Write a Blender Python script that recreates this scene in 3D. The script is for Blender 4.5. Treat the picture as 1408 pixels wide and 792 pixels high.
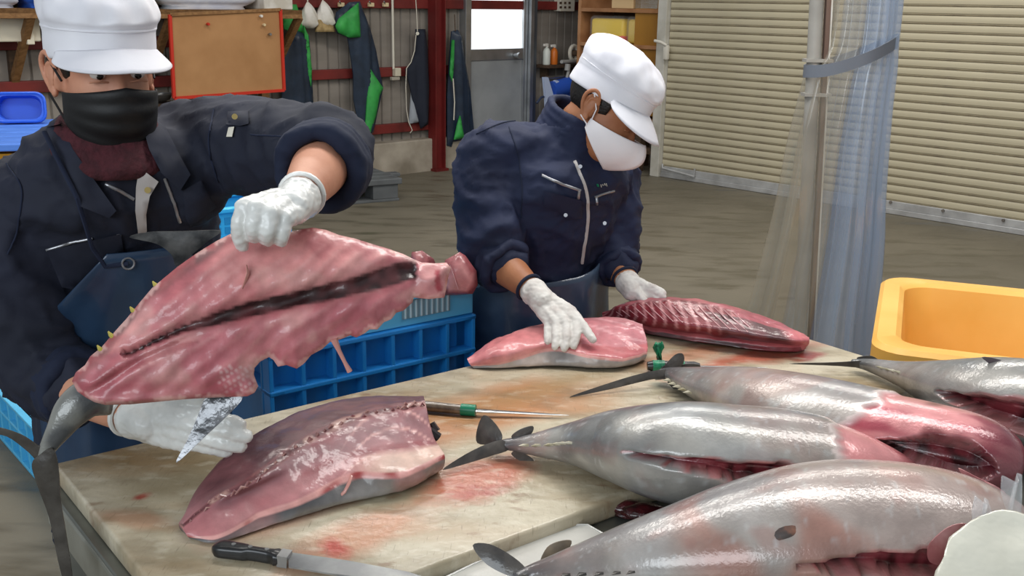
import bpy, bmesh, math, random
import numpy as np
from mathutils import Vector, Matrix, noise as mnoise
from mathutils.geometry import delaunay_2d_cdt

scene = bpy.context.scene
for o in list(bpy.data.objects):
    bpy.data.objects.remove(o)
COLL = scene.collection
random.seed(7); np.random.seed(7)

# ---------------------------------------------------------------- camera
FPX = 1450.0; CAMH = 1.6
PITCH = math.atan(396 / FPX); ROLL = math.radians(1.0)
_c, _s = math.cos(PITCH), math.sin(PITCH)
FW = Vector((0, _c, -_s)); UP0 = Vector((0, _s, _c)); RT0 = Vector((1, 0, 0))
RT = RT0 * math.cos(ROLL) + UP0 * math.sin(ROLL)
UP = -RT0 * math.sin(ROLL) + UP0 * math.cos(ROLL)
CAM = Vector((0, 0, CAMH))
cd = bpy.data.cameras.new('camera'); cam = bpy.data.objects.new('camera', cd); COLL.objects.link(cam)
cd.sensor_width = 36; cd.lens = FPX / 1408 * 36; cd.clip_start = .05; cd.clip_end = 200
cam.matrix_world = Matrix(((RT.x, UP.x, -FW.x, CAM.x), (RT.y, UP.y, -FW.y, CAM.y), (RT.z, UP.z, -FW.z, CAM.z), (0, 0, 0, 1)))
scene.camera = cam

# ---------------------------------------------------------------- light
w = bpy.data.worlds.new('world'); scene.world = w; w.use_nodes = True
bg = w.node_tree.nodes['Background']
bg.inputs[0].default_value = (.9, .95, 1, 1); bg.inputs[1].default_value = .33

def area(name, loc, target, sx, sy, power, col):
    l = bpy.data.lights.new(name, 'AREA'); l.shape = 'RECTANGLE'; l.size = sx; l.size_y = sy; l.energy = power; l.color = col
    o = bpy.data.objects.new(name, l); COLL.objects.link(o); o.location = loc
    o.rotation_euler = (Vector(target) - Vector(loc)).to_track_quat('-Z', 'Y').to_euler()
    return o
# daylight through the open loading door behind the camera, and the tube lamps under the roof
area('loading_door_daylight', (-2.6, -3.2, 2.9), (0.1, 2.4, .8), 4.5, 2.6, 190, (.86, .94, 1))
area('roof_tube_lamp', (-.5, 2.9, 3.5), (-.5, 2.9, 0), 2.6, .4, 50, (1, .98, .94))
area('roof_tube_lamp', (1.5, 2.5, 3.5), (1.5, 2.5, 0), 2.6, .4, 50, (1, .98, .94))
area('roof_tube_lamp', (-1.2, 5.2, 3.9), (-1.2, 5.2, 0), 2.6, .4, 60, (1, .95, .88))
area('roof_tube_lamp', (1.9, 6.6, 3.9), (1.9, 6.6, 0), 2.6, .4, 80, (1, .95, .88))
vs = scene.view_settings
vs.view_transform = 'Standard'; vs.look = 'None'; vs.gamma = 1; vs.exposure = .14; vs.use_curve_mapping = False

# ---------------------------------------------------------------- helpers
def ray(px, py):
    return FW + RT * ((px - 704) / FPX) + UP * ((396 - py) / FPX)
def U(px, py, z=None, y=None):
    d = ray(px, py)
    t = (z - CAMH) / d.z if z is not None else y / d.y
    return CAM + d * t
def UP3(px, py, P0, N):
    d = ray(px, py)
    return CAM + d * ((Vector(P0) - CAM).dot(N) / d.dot(N))
def V(*a): return Vector(a)
def lin(c):
    if isinstance(c, str):
        c = [int(c[i:i + 2], 16) / 255 for i in (0, 2, 4)]
        return tuple(x / 12.92 if x <= .04045 else ((x + .055) / 1.055) ** 2.4 for x in c)
    return tuple(c[:3])
def mixc(a, b, t): return tuple(x + (y - x) * t for x, y in zip(a, b))
def sstep(a, b, x):
    t = np.clip((np.asarray(x, float) - a) / (b - a), 0, 1); return t * t * (3 - 2 * t)
def nz(p, s=1.0, o=0.0): return mnoise.noise(Vector((p[0] * s + o, p[1] * s + o * .7, p[2] * s - o)))

def mat(name, col, rough=.5, metal=0., col2=None, scale=8., lo=.35, hi=.65, stretch=(1, 1, 1), bump=0., bscale=40., bstretch=None,
        attr=False, vary=.12, coat=0., croug=.08, trans=0., alpha=1., emis=0., spec=.5, sss=0., detail=4., ior=1.45, sheen=0.):
    m = bpy.data.materials.new(name); m.use_nodes = True
    nt = m.node_tree; N = nt.nodes; L = nt.links; b = N['Principled BSDF']
    tc = N.new('ShaderNodeTexCoord'); mp = N.new('ShaderNodeMapping'); mp.inputs['Scale'].default_value = stretch
    L.new(tc.outputs['Object'], mp.inputs[0])
    no = N.new('ShaderNodeTexNoise'); no.inputs['Scale'].default_value = scale; no.inputs['Detail'].default_value = detail
    L.new(mp.outputs[0], no.inputs['Vector'])
    rp = N.new('ShaderNodeMapRange'); rp.inputs[1].default_value = lo; rp.inputs[2].default_value = hi
    L.new(no.outputs[0], rp.inputs[0])
    c1 = lin(col)
    if attr:
        at = N.new('ShaderNodeAttribute'); at.attribute_name = 'Col'
        v = N.new('ShaderNodeMapRange'); v.inputs[1].default_value = lo; v.inputs[2].default_value = hi
        v.inputs[3].default_value = 1 - vary; v.inputs[4].default_value = 1 + vary; L.new(no.outputs[0], v.inputs[0])
        mx = N.new('ShaderNodeVectorMath'); mx.operation = 'SCALE'
        L.new(at.outputs['Color'], mx.inputs[0]); L.new(v.outputs[0], mx.inputs['Scale'])
        L.new(mx.outputs[0], b.inputs['Base Color'])
    elif col2 is not None:
        mx = N.new('ShaderNodeMix'); mx.data_type = 'RGBA'
        mx.inputs[6].default_value = (*c1, 1); mx.inputs[7].default_value = (*lin(col2), 1)
        L.new(rp.outputs[0], mx.inputs[0]); L.new(mx.outputs[2], b.inputs['Base Color'])
    else:
        b.inputs['Base Color'].default_value = (*c1, 1)
    b.inputs['Roughness'].default_value = rough; b.inputs['Metallic'].default_value = metal
    b.inputs['Specular IOR Level'].default_value = spec; b.inputs['IOR'].default_value = ior
    b.inputs['Coat Weight'].default_value = coat; b.inputs['Coat Roughness'].default_value = croug
    b.inputs['Transmission Weight'].default_value = trans; b.inputs['Alpha'].default_value = alpha
    if sheen: b.inputs['Sheen Weight'].default_value = sheen
    if sss:
        b.inputs['Subsurface Weight'].default_value = sss; b.inputs['Subsurface Radius'].default_value = (.02, .008, .006); b.inputs['Subsurface Scale'].default_value = .5
    if emis:
        b.inputs['Emission Color'].default_value = (*c1, 1); b.inputs['Emission Strength'].default_value = emis
    if bump:
        n2 = N.new('ShaderNodeTexNoise'); n2.inputs['Scale'].default_value = bscale; n2.inputs['Detail'].default_value = 3
        if bstretch:
            m2 = N.new('ShaderNodeMapping'); m2.inputs['Scale'].default_value = bstretch; L.new(tc.outputs['Object'], m2.inputs[0]); L.new(m2.outputs[0], n2.inputs['Vector'])
        else: L.new(mp.outputs[0], n2.inputs['Vector'])
        bp = N.new('ShaderNodeBump'); bp.inputs['Strength'].default_value = min(bump, 1); bp.inputs['Distance'].default_value = .004 * max(1, bump)
        L.new(n2.outputs[0], bp.inputs['Height']); L.new(bp.outputs[0], b.inputs['Normal'])
        if coat: L.new(bp.outputs[0], b.inputs['Coat Normal'])
    m.diffuse_color = (*c1, 1)
    return m

def root_loc(p):
    v = Vector((0, 0, 0))
    while p is not None:
        v += p.location; p = p.parent
    return v
def tag(o, label=None, cat=None, group=None, kind=None):
    if label: o['label'] = label
    if cat: o['category'] = cat
    if group: o['group'] = group
    if kind: o['kind'] = kind
    return o
def thing(name, loc, label, cat, group=None):
    o = bpy.data.objects.new(name, None); COLL.objects.link(o); o.location = loc; o.empty_display_size = .05
    return tag(o, label, cat, group)
def link_mesh(name, me, m, parent=None, origin=None):
    o = bpy.data.objects.new(name, me); COLL.objects.link(o)
    if m is not None and not me.materials: me.materials.append(m)
    if parent is not None: o.parent = parent
    return o

class MB:
    def __init__(s): s.v = []; s.f = []; s.c = None
    def add(s, vs, fs):
        k = len(s.v); s.v += [Vector(v) for v in vs]; s.f += [tuple(i + k for i in f) for f in fs]; return s
    def box(s, c, size, M=None, bev=0.):
        M = M or Matrix.Identity(3); hx, hy, hz = [q / 2 for q in size]; c = Vector(c)
        if bev <= 0:
            vs = [c + M @ Vector((x * hx, y * hy, z * hz)) for z in (-1, 1) for y in (-1, 1) for x in (-1, 1)]
            return s.add(vs, [(0, 2, 3, 1), (4, 5, 7, 6), (0, 1, 5, 4), (2, 6, 7, 3), (0, 4, 6, 2), (1, 3, 7, 5)])
        bm = bmesh.new(); bmesh.ops.create_cube(bm, size=1)
        for v in bm.verts: v.co = Vector((v.co.x * size[0], v.co.y * size[1], v.co.z * size[2]))
        bmesh.ops.bevel(bm, geom=bm.edges[:], offset=bev, segments=2, affect='EDGES', profile=.5)
        bm.verts.index_update()
        vs = [c + M @ v.co for v in bm.verts]; fs = [tuple(v.index for v in f.verts) for f in bm.faces]; bm.free()
        return s.add(vs, fs)
    def bar(s, p0, p1, wx, wz, up=(0, 0, 1), bev=0.):
        p0, p1 = Vector(p0), Vector(p1); d = p1 - p0; L = d.length; y = d / L
        x = y.cross(Vector(up)); x.normalize(); z = x.cross(y)
        M = Matrix((x, y, z)).transposed()
        return s.box((p0 + p1) / 2, (wx, L, wz), M, bev)
    def tube(s, pts, r, n=10, cap=True, flat=1., up=None):
        pts = [Vector(p) for p in pts]; rs = r if isinstance(r, (list, tuple)) else [r] * len(pts)
        T = [(pts[min(i + 1, len(pts) - 1)] - pts[max(i - 1, 0)]).normalized() for i in range(len(pts))]
        u = Vector(up) if up else (Vector((0, 0, 1)) if abs(T[0].z) < .9 else Vector((1, 0, 0)))
        vs = []; fs = []
        for i, p in enumerate(pts):
            a = (u - T[i] * u.dot(T[i])).normalized(); b = T[i].cross(a); u = a
            for k in range(n):
                t = 2 * math.pi * k / n; vs.append(p + (a * math.cos(t) * flat + b * math.sin(t)) * rs[i])
        for i in range(len(pts) - 1):
            for k in range(n):
                k2 = (k + 1) % n; fs.append((i * n + k, i * n + k2, (i + 1) * n + k2, (i + 1) * n + k))
        if cap: fs += [tuple(range(n))[::-1], tuple((len(pts) - 1) * n + k for k in range(n))]
        return s.add(vs, fs)
    def lathe(s, prof, M=None, n=24, closed_top=True):
        M = M or Matrix.Identity(4); vs = []; fs = []
        for (r, z) in prof:
            for k in range(n):
                t = 2 * math.pi * k / n; vs.append(M @ Vector((r * math.cos(t), r * math.sin(t), z)))
        for i in range(len(prof) - 1):
            for k in range(n):
                k2 = (k + 1) % n; fs.append((i * n + k, i * n + k2, (i + 1) * n + k2, (i + 1) * n + k))
        if closed_top: fs += [tuple(range(n))[::-1], tuple((len(prof) - 1) * n + k for k in range(n))]
        return s.add(vs, fs)
    def prism(s, poly, off):
        """poly: list of 3D points, extruded by off"""
        n = len(poly); off = Vector(off); vs = [Vector(p) for p in poly] + [Vector(p) + off for p in poly]
        return s.add(vs, [tuple(range(n))[::-1], tuple(range(n, 2 * n))] + [(i, (i + 1) % n, n + (i + 1) % n, n + i) for i in range(n)])
    def build(s, name, m, parent=None, smooth=False, sharp=40, cols=None, fixn=True):
        me = bpy.data.meshes.new(name); o_ = root_loc(parent)
        me.from_pydata([v - o_ for v in s.v], [], s.f)
        if fixn:
            bm = bmesh.new(); bm.from_mesh(me); bmesh.ops.recalc_face_normals(bm, faces=bm.faces[:]); bm.to_mesh(me); bm.free()
        if smooth:
            me.polygons.foreach_set('use_smooth', [True] * len(me.polygons))
            if sharp: me.set_sharp_from_angle(angle=math.radians(sharp))
        if cols is not None:
            at = me.color_attributes.new('Col', 'FLOAT_COLOR', 'POINT')
            a = np.ones((len(s.v), 4)); a[:, :3] = np.asarray(cols)[:, :3]; at.data.foreach_set('color', a.ravel())
        me.update()
        return link_mesh(name, me, m, parent)

def cr(pts, n, closed=False):
    """catmull-rom resample list of vectors/arrays to n samples (uniform parameter)"""
    P = np.array([list(p) for p in pts], float); K = len(P)
    if K == 1: return np.repeat(P, n, 0)
    out = []
    for i in range(n):
        u = i / (n if closed else (n - 1)) * (K if closed else (K - 1)); k = min(int(u), (K - 1) if closed else (K - 2)); t = u - k
        if closed: a, b, c, d = P[(k - 1) % K], P[k % K], P[(k + 1) % K], P[(k + 2) % K]
        else:
            b, c = P[k], P[k + 1]; a = P[k - 1] if k > 0 else 2 * b - c; d = P[k + 2] if k + 2 < K else 2 * c - b
        out.append(.5 * ((2 * b) + (-a + c) * t + (2 * a - 5 * b + 4 * c - d) * t * t + (-a + 3 * b - 3 * c + d) * t ** 3))
    return np.array(out)

def slab(outline, step, front, back, jit=.25):
    """outline: 2D pts (m). returns verts2d, d(boundary distance), tris, boundary edges; front/back give offsets"""
    pts = []
    K = len(outline)
    for i in range(K):
        a = np.array(outline[i], float); b = np.array(outline[(i + 1) % K], float)
        m = max(1, int(np.linalg.norm(b - a) / step))
        for j in range(m): pts.append(a + (b - a) * j / m)
    B = np.array(pts); nb = len(B)
    mn, mx = B.min(0), B.max(0)
    gx, gy = np.meshgrid(np.arange(mn[0], mx[0], step), np.arange(mn[1], mx[1], step * .87))
    gx[1::2] += step / 2
    G = np.stack([gx.ravel(), gy.ravel()], 1) + (np.random.rand(gx.size, 2) - .5) * step * jit
    def inside(Q):
        r = np.zeros(len(Q), bool); x, y = Q[:, 0], Q[:, 1]
        for i in range(nb):
            x1, y1 = B[i]; x2, y2 = B[(i + 1) % nb]
            if y1 == y2: continue
            c = ((y1 > y) != (y2 > y)) & (x < (x2 - x1) * (y - y1) / (y2 - y1) + x1); r ^= c
        return r
    def dist(Q):
        d = np.full(len(Q), 1e9)
        for i in range(nb):
            a, b = B[i], B[(i + 1) % nb]; ab = b - a; t = np.clip(((Q - a) @ ab) / (ab @ ab + 1e-12), 0, 1)
            d = np.minimum(d, np.linalg.norm(Q - a - t[:, None] * ab, axis=1))
        return d
    G = G[inside(G)]
    if len(G): G = G[dist(G) > step * .55]
    A = np.concatenate([B, G]) if len(G) else B
    vo, eo, fo, *_ = delaunay_2d_cdt([Vector(p) for p in A], [], [list(range(nb))], 1, 1e-6)
    vo = np.array([list(v) for v in vo]); d = dist(vo)
    cnt = {}
    tris = []
    for f in fo:
        a, b, c = [vo[i] for i in f[:3]]
        if (b[0] - a[0]) * (c[1] - a[1]) - (b[1] - a[1]) * (c[0] - a[0]) < 0: f = f[::-1]
        tris.append(tuple(f))
        for i in range(len(f)):
            e = (f[i], f[(i + 1) % len(f)]); cnt[e] = 1
    bd = [e for e in cnt if (e[1], e[0]) not in cnt]
    return vo, d, tris, bd
def slab_mesh(outline, step, O, ex, ey, en, front, back):
    """closed slab; front/back: f(p2, d)->offset along en. returns MB, p2 (for all verts), isfront, d"""
    vo, d, tris, bd = slab(outline, step, front, back); n = len(vo)
    fo = np.array([front(p, q) for p, q in zip(vo, d)]); bo = np.array([back(p, q) for p, q in zip(vo, d)])
    mb = MB(); O = Vector(O)
    mb.v = [O + ex * p[0] + ey * p[1] + en * h for p, h in zip(vo, fo)] + [O + ex * p[0] + ey * p[1] + en * h for p, h in zip(vo, bo)]
    mb.f = [t for t in tris] + [tuple(i + n for i in t[::-1]) for t in tris] + [(b, a, a + n, b + n) for a, b in bd]
    return mb, np.concatenate([vo, vo]), np.arange(2 * n) < n, np.concatenate([d, d])

def grid_mb(P, closed_v=False, caps=False):
    """P array [N,M,3]"""
    N, M = P.shape[:2]; mb = MB(); mb.v = [Vector(p) for p in P.reshape(-1, 3)]
    for i in range(N - 1):
        for k in range(M if closed_v else M - 1):
            k2 = (k + 1) % M; mb.f.append((i * M + k, i * M + k2, (i + 1) * M + k2, (i + 1) * M + k))
    if caps: mb.f += [tuple(range(M))[::-1], tuple((N - 1) * M + k for k in range(M))]
    return mb
def sheet_mb(P, th, nrm=None):
    """two sided sheet with thickness from grid P[N,M,3]"""
    N, M = P.shape[:2]
    du = np.gradient(P, axis=0); dv = np.gradient(P, axis=1); n = np.cross(du, dv); n /= (np.linalg.norm(n, axis=2, keepdims=True) + 1e-9)
    Q = P + n * th
    mb = MB(); mb.v = [Vector(p) for p in P.reshape(-1, 3)] + [Vector(p) for p in Q.reshape(-1, 3)]; K = N * M
    for i in range(N - 1):
        for k in range(M - 1):
            a, b, c, d = i * M + k, i * M + k + 1, (i + 1) * M + k + 1, (i + 1) * M + k
            mb.f += [(a, d, c, b), (a + K, b + K, c + K, d + K)]
    rim = [k for k in range(M)] + [i * M + M - 1 for i in range(1, N)] + [(N - 1) * M + k for k in range(M - 2, -1, -1)] + [i * M for i in range(N - 2, 0, -1)]
    for i in range(len(rim)):
        a, b = rim[i], rim[(i + 1) % len(rim)]; mb.f.append((a, b, b + K, a + K))
    return mb

def railloft(rails, N, M, cap=True):
    R = np.stack([cr(r, N) for r in rails], 1)            # N,K,3
    K = R.shape[1]
    P = np.stack([cr(R[i], K * M, closed=True) for i in range(N)], 0)
    return grid_mb(P, True, cap), P

def remesh(mb, vox, smooth=4, fac=.5):
    """voxel remesh of overlapping closed shells -> (verts np, faces)"""
    me = bpy.data.meshes.new('tmp'); me.from_pydata(mb.v, [], mb.f)
    bm = bmesh.new(); bm.from_mesh(me); bmesh.ops.recalc_face_normals(bm, faces=bm.faces[:]); bm.to_mesh(me); bm.free()
    o = bpy.data.objects.new('tmp', me); COLL.objects.link(o)
    r = o.modifiers.new('r', 'REMESH'); r.mode = 'VOXEL'; r.voxel_size = vox
    if smooth:
        q = o.modifiers.new('s', 'SMOOTH'); q.iterations = smooth; q.factor = fac
    bpy.context.view_layer.update()
    m2 = bpy.data.meshes.new_from_object(o.evaluated_get(bpy.context.evaluated_depsgraph_get()))
    n = len(m2.vertices); co = np.empty(n * 3); m2.vertices.foreach_get('co', co); co = co.reshape(-1, 3)
    no = np.empty(n * 3); m2.vertices.foreach_get('normal', no); no = no.reshape(-1, 3)
    fs = [tuple(p.vertices) for p in m2.polygons]
    bpy.data.objects.remove(o); bpy.data.meshes.remove(me); bpy.data.meshes.remove(m2)
    out = MB(); out.v = co; out.f = fs; out.n = no
    return out
def build_np(mb, name, m, parent, cols=None):
    o_ = np.array(root_loc(parent)); me = bpy.data.meshes.new(name)
    me.from_pydata((np.asarray(mb.v) - o_).tolist(), [], mb.f); me.polygons.foreach_set('use_smooth', [True] * len(me.polygons))
    if cols is not None:
        at = me.color_attributes.new('Col', 'FLOAT_COLOR', 'POINT'); a = np.ones((len(mb.v), 4)); a[:, :3] = cols; at.data.foreach_set('color', a.ravel())
    me.update(); return link_mesh(name, me, m, parent)
# ================================================================ the setting
A44 = math.radians(44)
W0 = U(570, 234.5, z=0); WD = V(math.cos(A44), math.sin(A44), 0); WN = V(math.sin(A44), -math.cos(A44), 0)
S0 = U(907, 242, z=0); SD = V(math.sin(A44), -math.cos(A44), 0); SN = V(-math.cos(A44), -math.sin(A44), 0)
Z = V(0, 0, 1)
def WP(s, off, z): return W0 + WD * s + WN * off + Z * z
def SP(s, off, z): return S0 + SD * s + SN * off + Z * z
def Wp(px, py, off=0.): return UP3(px, py, W0 + WN * off, WN)
def Sp(px, py, off=0.): return UP3(px, py, S0 + SN * off, SN)
MW = Matrix((WD, -WN, Z)).transposed()      # local x along wall, y into wall
MS = Matrix((SD, -SN, Z)).transposed()

def floor_mat():
    m = mat('floor_concrete', '746d5e', .55, col2='645e50', scale=1.6, lo=.3, hi=.7, bump=.25, bscale=55, detail=8)
    nt = m.node_tree; N = nt.nodes; L = nt.links; b = N['Principled BSDF']
    mix = [n for n in N if n.type == 'MIX'][0]; tc = [n for n in N if n.type == 'TEX_COORD'][0]
    mp = N.new('ShaderNodeMapping'); mp.inputs['Rotation'].default_value = (0, 0, .75); mp.inputs['Scale'].default_value = (1.4, 5, 1); L.new(tc.outputs['Object'], mp.inputs[0])
    n2 = N.new('ShaderNodeTexNoise'); n2.inputs['Scale'].default_value = 1.7; n2.inputs['Detail'].default_value = 6; L.new(mp.outputs[0], n2.inputs[0])
    r = N.new('ShaderNodeMapRange'); r.inputs[1].default_value = .5; r.inputs[2].default_value = .72; L.new(n2.outputs[0], r.inputs[0])
    m2 = N.new('ShaderNodeMix'); m2.data_type = 'RGBA'; L.new(r.outputs[0], m2.inputs[0]); L.new(mix.outputs[2], m2.inputs[6]); m2.inputs[7].default_value = (*lin('544e40'), 1)
    L.new(m2.outputs[2], b.inputs['Base Color'])
    r2 = N.new('ShaderNodeMapRange'); r2.inputs[1].default_value = .5; r2.inputs[2].default_value = .68; r2.inputs[3].default_value = .62; r2.inputs[4].default_value = .3
    L.new(n2.outputs[0], r2.inputs[0]); L.new(r2.outputs[0], b.inputs['Roughness'])
    return m
tag(MB().box((0, 5, -.05), (18, 22, .1)).build('floor', floor_mat()), 'grey stained damp concrete floor', kind='structure')

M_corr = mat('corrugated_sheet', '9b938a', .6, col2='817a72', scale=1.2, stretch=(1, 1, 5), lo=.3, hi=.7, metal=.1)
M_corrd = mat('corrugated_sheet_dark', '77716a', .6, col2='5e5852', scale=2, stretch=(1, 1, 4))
M_red = mat('red_oxide_steel', '7c2a26', .55, col2='5f211f', scale=5, bump=.1)
M_redp = mat('red_painted_steel', '74211f', .5, col2='5f1a1a', scale=4, bump=.1)
M_curb = mat('concrete_curb', 'b4aa9b', .85, col2='857b6c', scale=3.5, lo=.35, hi=.7, bump=.5, bscale=25, detail=8)
def corrugated(o, d, n, L, H, z0=0., pitch=.115, dep=.018):
    prof = []; s = 0
    while s < L:
        prof += [(s, 0), (s + pitch * .80, 0), (s + pitch * .86, dep), (s + pitch * .94, dep)]; s += pitch
    P = np.array([[list(o + d * a + n * -b + Z * (z0 + h * H)) for h in (0, 1)] for a, b in prof])
    return sheet_mb(P, .002)
wb = corrugated(WP(-5.2, 0, 0), WD, WN, 7.5, 2.9, .28).build('wall_back', M_corr); tag(wb, 'grey corrugated sheet wall with red steel rails', kind='structure')
for (z, s0, s1) in ((1.55, -5.2, 2.2), (.945, -5.2, .55), (.43, -5.2, .55), (1.245, -5.2, -2.3), (1.55, 2.1, 2.25)):
    g = MB().box(WP((s0 + s1) / 2, .035, z), (s1 - s0, .06, .085), MW, .006).build('girt', M_red, wb)
tag(MB().box(WP(-2.3, .04, .15), (5.9, .16, .32), MW, .012).build('baseboard_back', M_curb), 'pale weathered concrete curb under the corrugated wall', kind='structure')
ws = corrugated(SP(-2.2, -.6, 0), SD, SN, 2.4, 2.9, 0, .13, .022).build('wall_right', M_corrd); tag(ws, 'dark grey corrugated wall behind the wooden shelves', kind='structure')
# header above the shutter and beyond
tag(MB().box(SP(2.6, -.1, 2.75), (5.6, .2, .5), MS).build('trim_1', M_corr), 'grey header above the roller shutter', kind='structure')

# red H column
cp_ = Wp(601, 200, .12); cs_ = (cp_ - W0).dot(WD)
col = thing('steel_column', WP(cs_, .12, 0), 'red painted steel column standing against the corrugated wall', 'column')
for nm, a, b in (('flange', -.056, (.01, .115)), ('flange', .056, (.01, .115)), ('web', 0, (.11, .01))):
    MB().box(WP(cs_ + a, .12, 1.5), (b[0], b[1], 3.0), MW, .002).build(nm, M_redp, col)
MB().box(WP(cs_, .12, .012), (.16, .16, .024), MW).build('base_plate', M_redp, col)

# ---------------- aluminium door
M_alu = mat('aluminium', 'b9bcbf', .35, metal=.8, col2='a4a7aa', scale=6)
M_dpan = mat('door_panel', 'a7abae', .45, col2='94989b', scale=3, metal=.2)
M_sky = mat('frosted_pane', 'f4fbff', .25, emis=1.15)
dr = thing('door_1', WP(1.03, 0, .17), None, None); tag(dr, 'aluminium door with a bright frosted upper pane', kind='structure')
def wbox(name, s0, s1, z0, z1, o0, o1, m, par, bev=.004): return MB().box(WP((s0 + s1) / 2, (o0 + o1) / 2, (z0 + z1) / 2), (s1 - s0, abs(o1 - o0), z1 - z0), MW, bev).build(name, m, par)
wbox('jamb', .56, .63, .17, 2.2, .0, .1, M_alu, dr); wbox('jamb', 1.42, 1.47, .17, 2.2, .0, .12, M_alu, dr); wbox('jamb', 1.475, 1.56, .17, 2.2, .0, .07, mat('jamb_dark', '6d737b', .4, metal=.6), dr)
wbox('lower_panel', .64, 1.36, .2, 1.02, .03, .06, M_dpan, dr); wbox('rail', .63, 1.41, 1.02, 1.13, .02, .075, M_alu, dr)
wbox('stile', 1.36, 1.415, .2, 2.1, .02, .08, M_alu, dr); wbox('stile', .63, .66, .2, 2.1, .02, .07, M_alu, dr); wbox('sill', .56, 1.5, .14, .2, 0, .12, M_alu, dr)
wbox('pane', .66, 1.36, 1.13, 2.1, .04, .05, M_sky, dr, 0)
h = MB(); p = Wp(708, 76, .08); h.tube([p, p + WN * .05], .022, 14).tube([p + WN * .05, p + WN * .075], .03, 14); h.build('door_knob', M_alu, dr, True)
tag(MB().box(WP(1.05, .05, .07), (1.15, .2, .14), MW, .01).build('baseboard_right', mat('mossy_step', '8a8377', .9, col2='5f5c48', scale=6, bump=.4)), 'mossy concrete step under the aluminium door', kind='structure')

# ---------------- roller shutter
M_slat = mat('shutter_cream', 'c2b99f', .45, col2='b4ab92', scale=1.3, stretch=(1, 1, 1), lo=.3, hi=.75, vary=.1)
M_lip = mat('shutter_lip', '85795f', .6, col2='5f5140', scale=7, stretch=(1, 1, 1), lo=.45, hi=.75)
M_shal = mat('shutter_aluminium', 'c3c4c4', .4, metal=.35, col2='aaaaaa', scale=8)
sh = thing('door_2', SP(2.4, 0, 0), None, None); tag(sh, 'closed cream roller shutter with narrow horizontal slats', kind='structure')
PIT = .0655; SL0, SL1 = .03, 4.9; Lh = (SL1 - SL0) / 2
prof = [(-.010, .0), (.001, .004), (.0025, .012), (.005, .030), (.004, .050), (.001, .058), (-.006, .0635), (-.010, .0655)]   # (outwards, up)
pm = MB(); n = len(prof)
vs = [V(x * Lh, -a, b) for x in (-1, 1) for a, b in prof] + [V(x * Lh, .012, b) for x in (-1, 1) for b in (0, .0655)]
fs = [(i, i + 1, n + i + 1, n + i) for i in range(n - 1)] + [(2 * n, 2 * n + 2, 2 * n + 3, 2 * n + 1), (0, n, 2 * n + 2, 2 * n), (n - 1, 2 * n + 1, 2 * n + 3, 2 * n - 1)]
fs += [tuple(range(n)) + (2 * n + 1, 2 * n), tuple(range(n, 2 * n))[::-1] + (2 * n + 2, 2 * n + 3)]
pm.add(vs, fs); first = pm.build('slat', M_slat, None, True, 50); lipm = MB().box((0, .001, .0005), (Lh * 2, .012, .007)).build('slat_lip', M_lip, None)
lipm2 = MB().box((0, -.0035, .0115), (Lh * 2, .0045, .0022)).build('slat_lip', M_lip, None)
zb = .105; k = 0; z = zb
while z < 2.55:
    o = first if k == 0 else first.copy(); 
    if k: COLL.objects.link(o)
    o.parent = sh; o.location = SP((SL0 + SL1) / 2, 0, z) - sh.location; o.rotation_euler = (0, 0, A44 - math.pi / 2)
    for q in (lipm, lipm2):
        l = q if k == 0 else q.copy()
        if k: COLL.objects.link(l)
        l.parent = o
    z += PIT; k += 1
def sbox(name, s0, s1, z0, z1, o0, o1, m, par, bev=.004): return MB().box(SP((s0 + s1) / 2, (o0 + o1) / 2, (z0 + z1) / 2), (s1 - s0, abs(o1 - o0), z1 - z0), MS, bev).build(name, m, par)
sbox('bottom_bar', SL0, SL1, .045, .105, -.01, .022, M_shal, sh); sbox('bottom_bar', SL0, SL1, 0.002, .045, -.01, .03, M_shal, sh)
sbox('guide_rail', -.075, .025, 0, 2.6, -.05, .06, mat('guide_white', 'c9c6bd', .5, col2='b0aca0', scale=5), sh)
b_ = MB(); b_.tube([Sp(911, 226, .04), Sp(911, 231, .06), Sp(955, 243, .06), Sp(955, 232, .05)], .011, 8); b_.build('pull_handle', M_shal, sh, True)
for px in (1225, 1297, 1380):
    p = Sp(px, 278 + (px - 1225) * .16, .022); MB().tube([p, p + SN * .012], .012, 10).build('bolt', M_corrd, sh, True)
lk = MB(); lk.box(Sp(916, 72, .075), (.05, .04, .13), MS, .008).tube([Sp(916, 62, .09), Sp(909, 58, .12), Sp(900, 56, .13)], .014, 10); lk.build('latch_handle', mat('latch_white', 'd5d0c4', .4), sh, True)
# ================================================================ background things
M_navy = mat('navy_rubber', '29374a', .38, col2='202b3a', scale=9, bump=.15, bscale=12)
M_green = mat('green_lining', '3aa84c', .55, col2='2c8a3f', scale=9)
M_white = mat('off_white_cloth', 'e6e2da', .8, col2='c9c2b4', scale=9, bump=.3, bscale=30)
M_tape = mat('white_tape', 'd9d3c4', .6)
M_wood = mat('raw_wood', '9a7248', .7, col2='7d5934', scale=6, stretch=(1, 8, 8), bump=.2)
M_dwood = mat('dark_wood', '5c4734', .8, col2='43342a', scale=7, stretch=(1, 6, 6))
M_steel = mat('steel', '9a9b9b', .35, metal=.85, col2='858686', scale=10, bump=.05)

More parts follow.
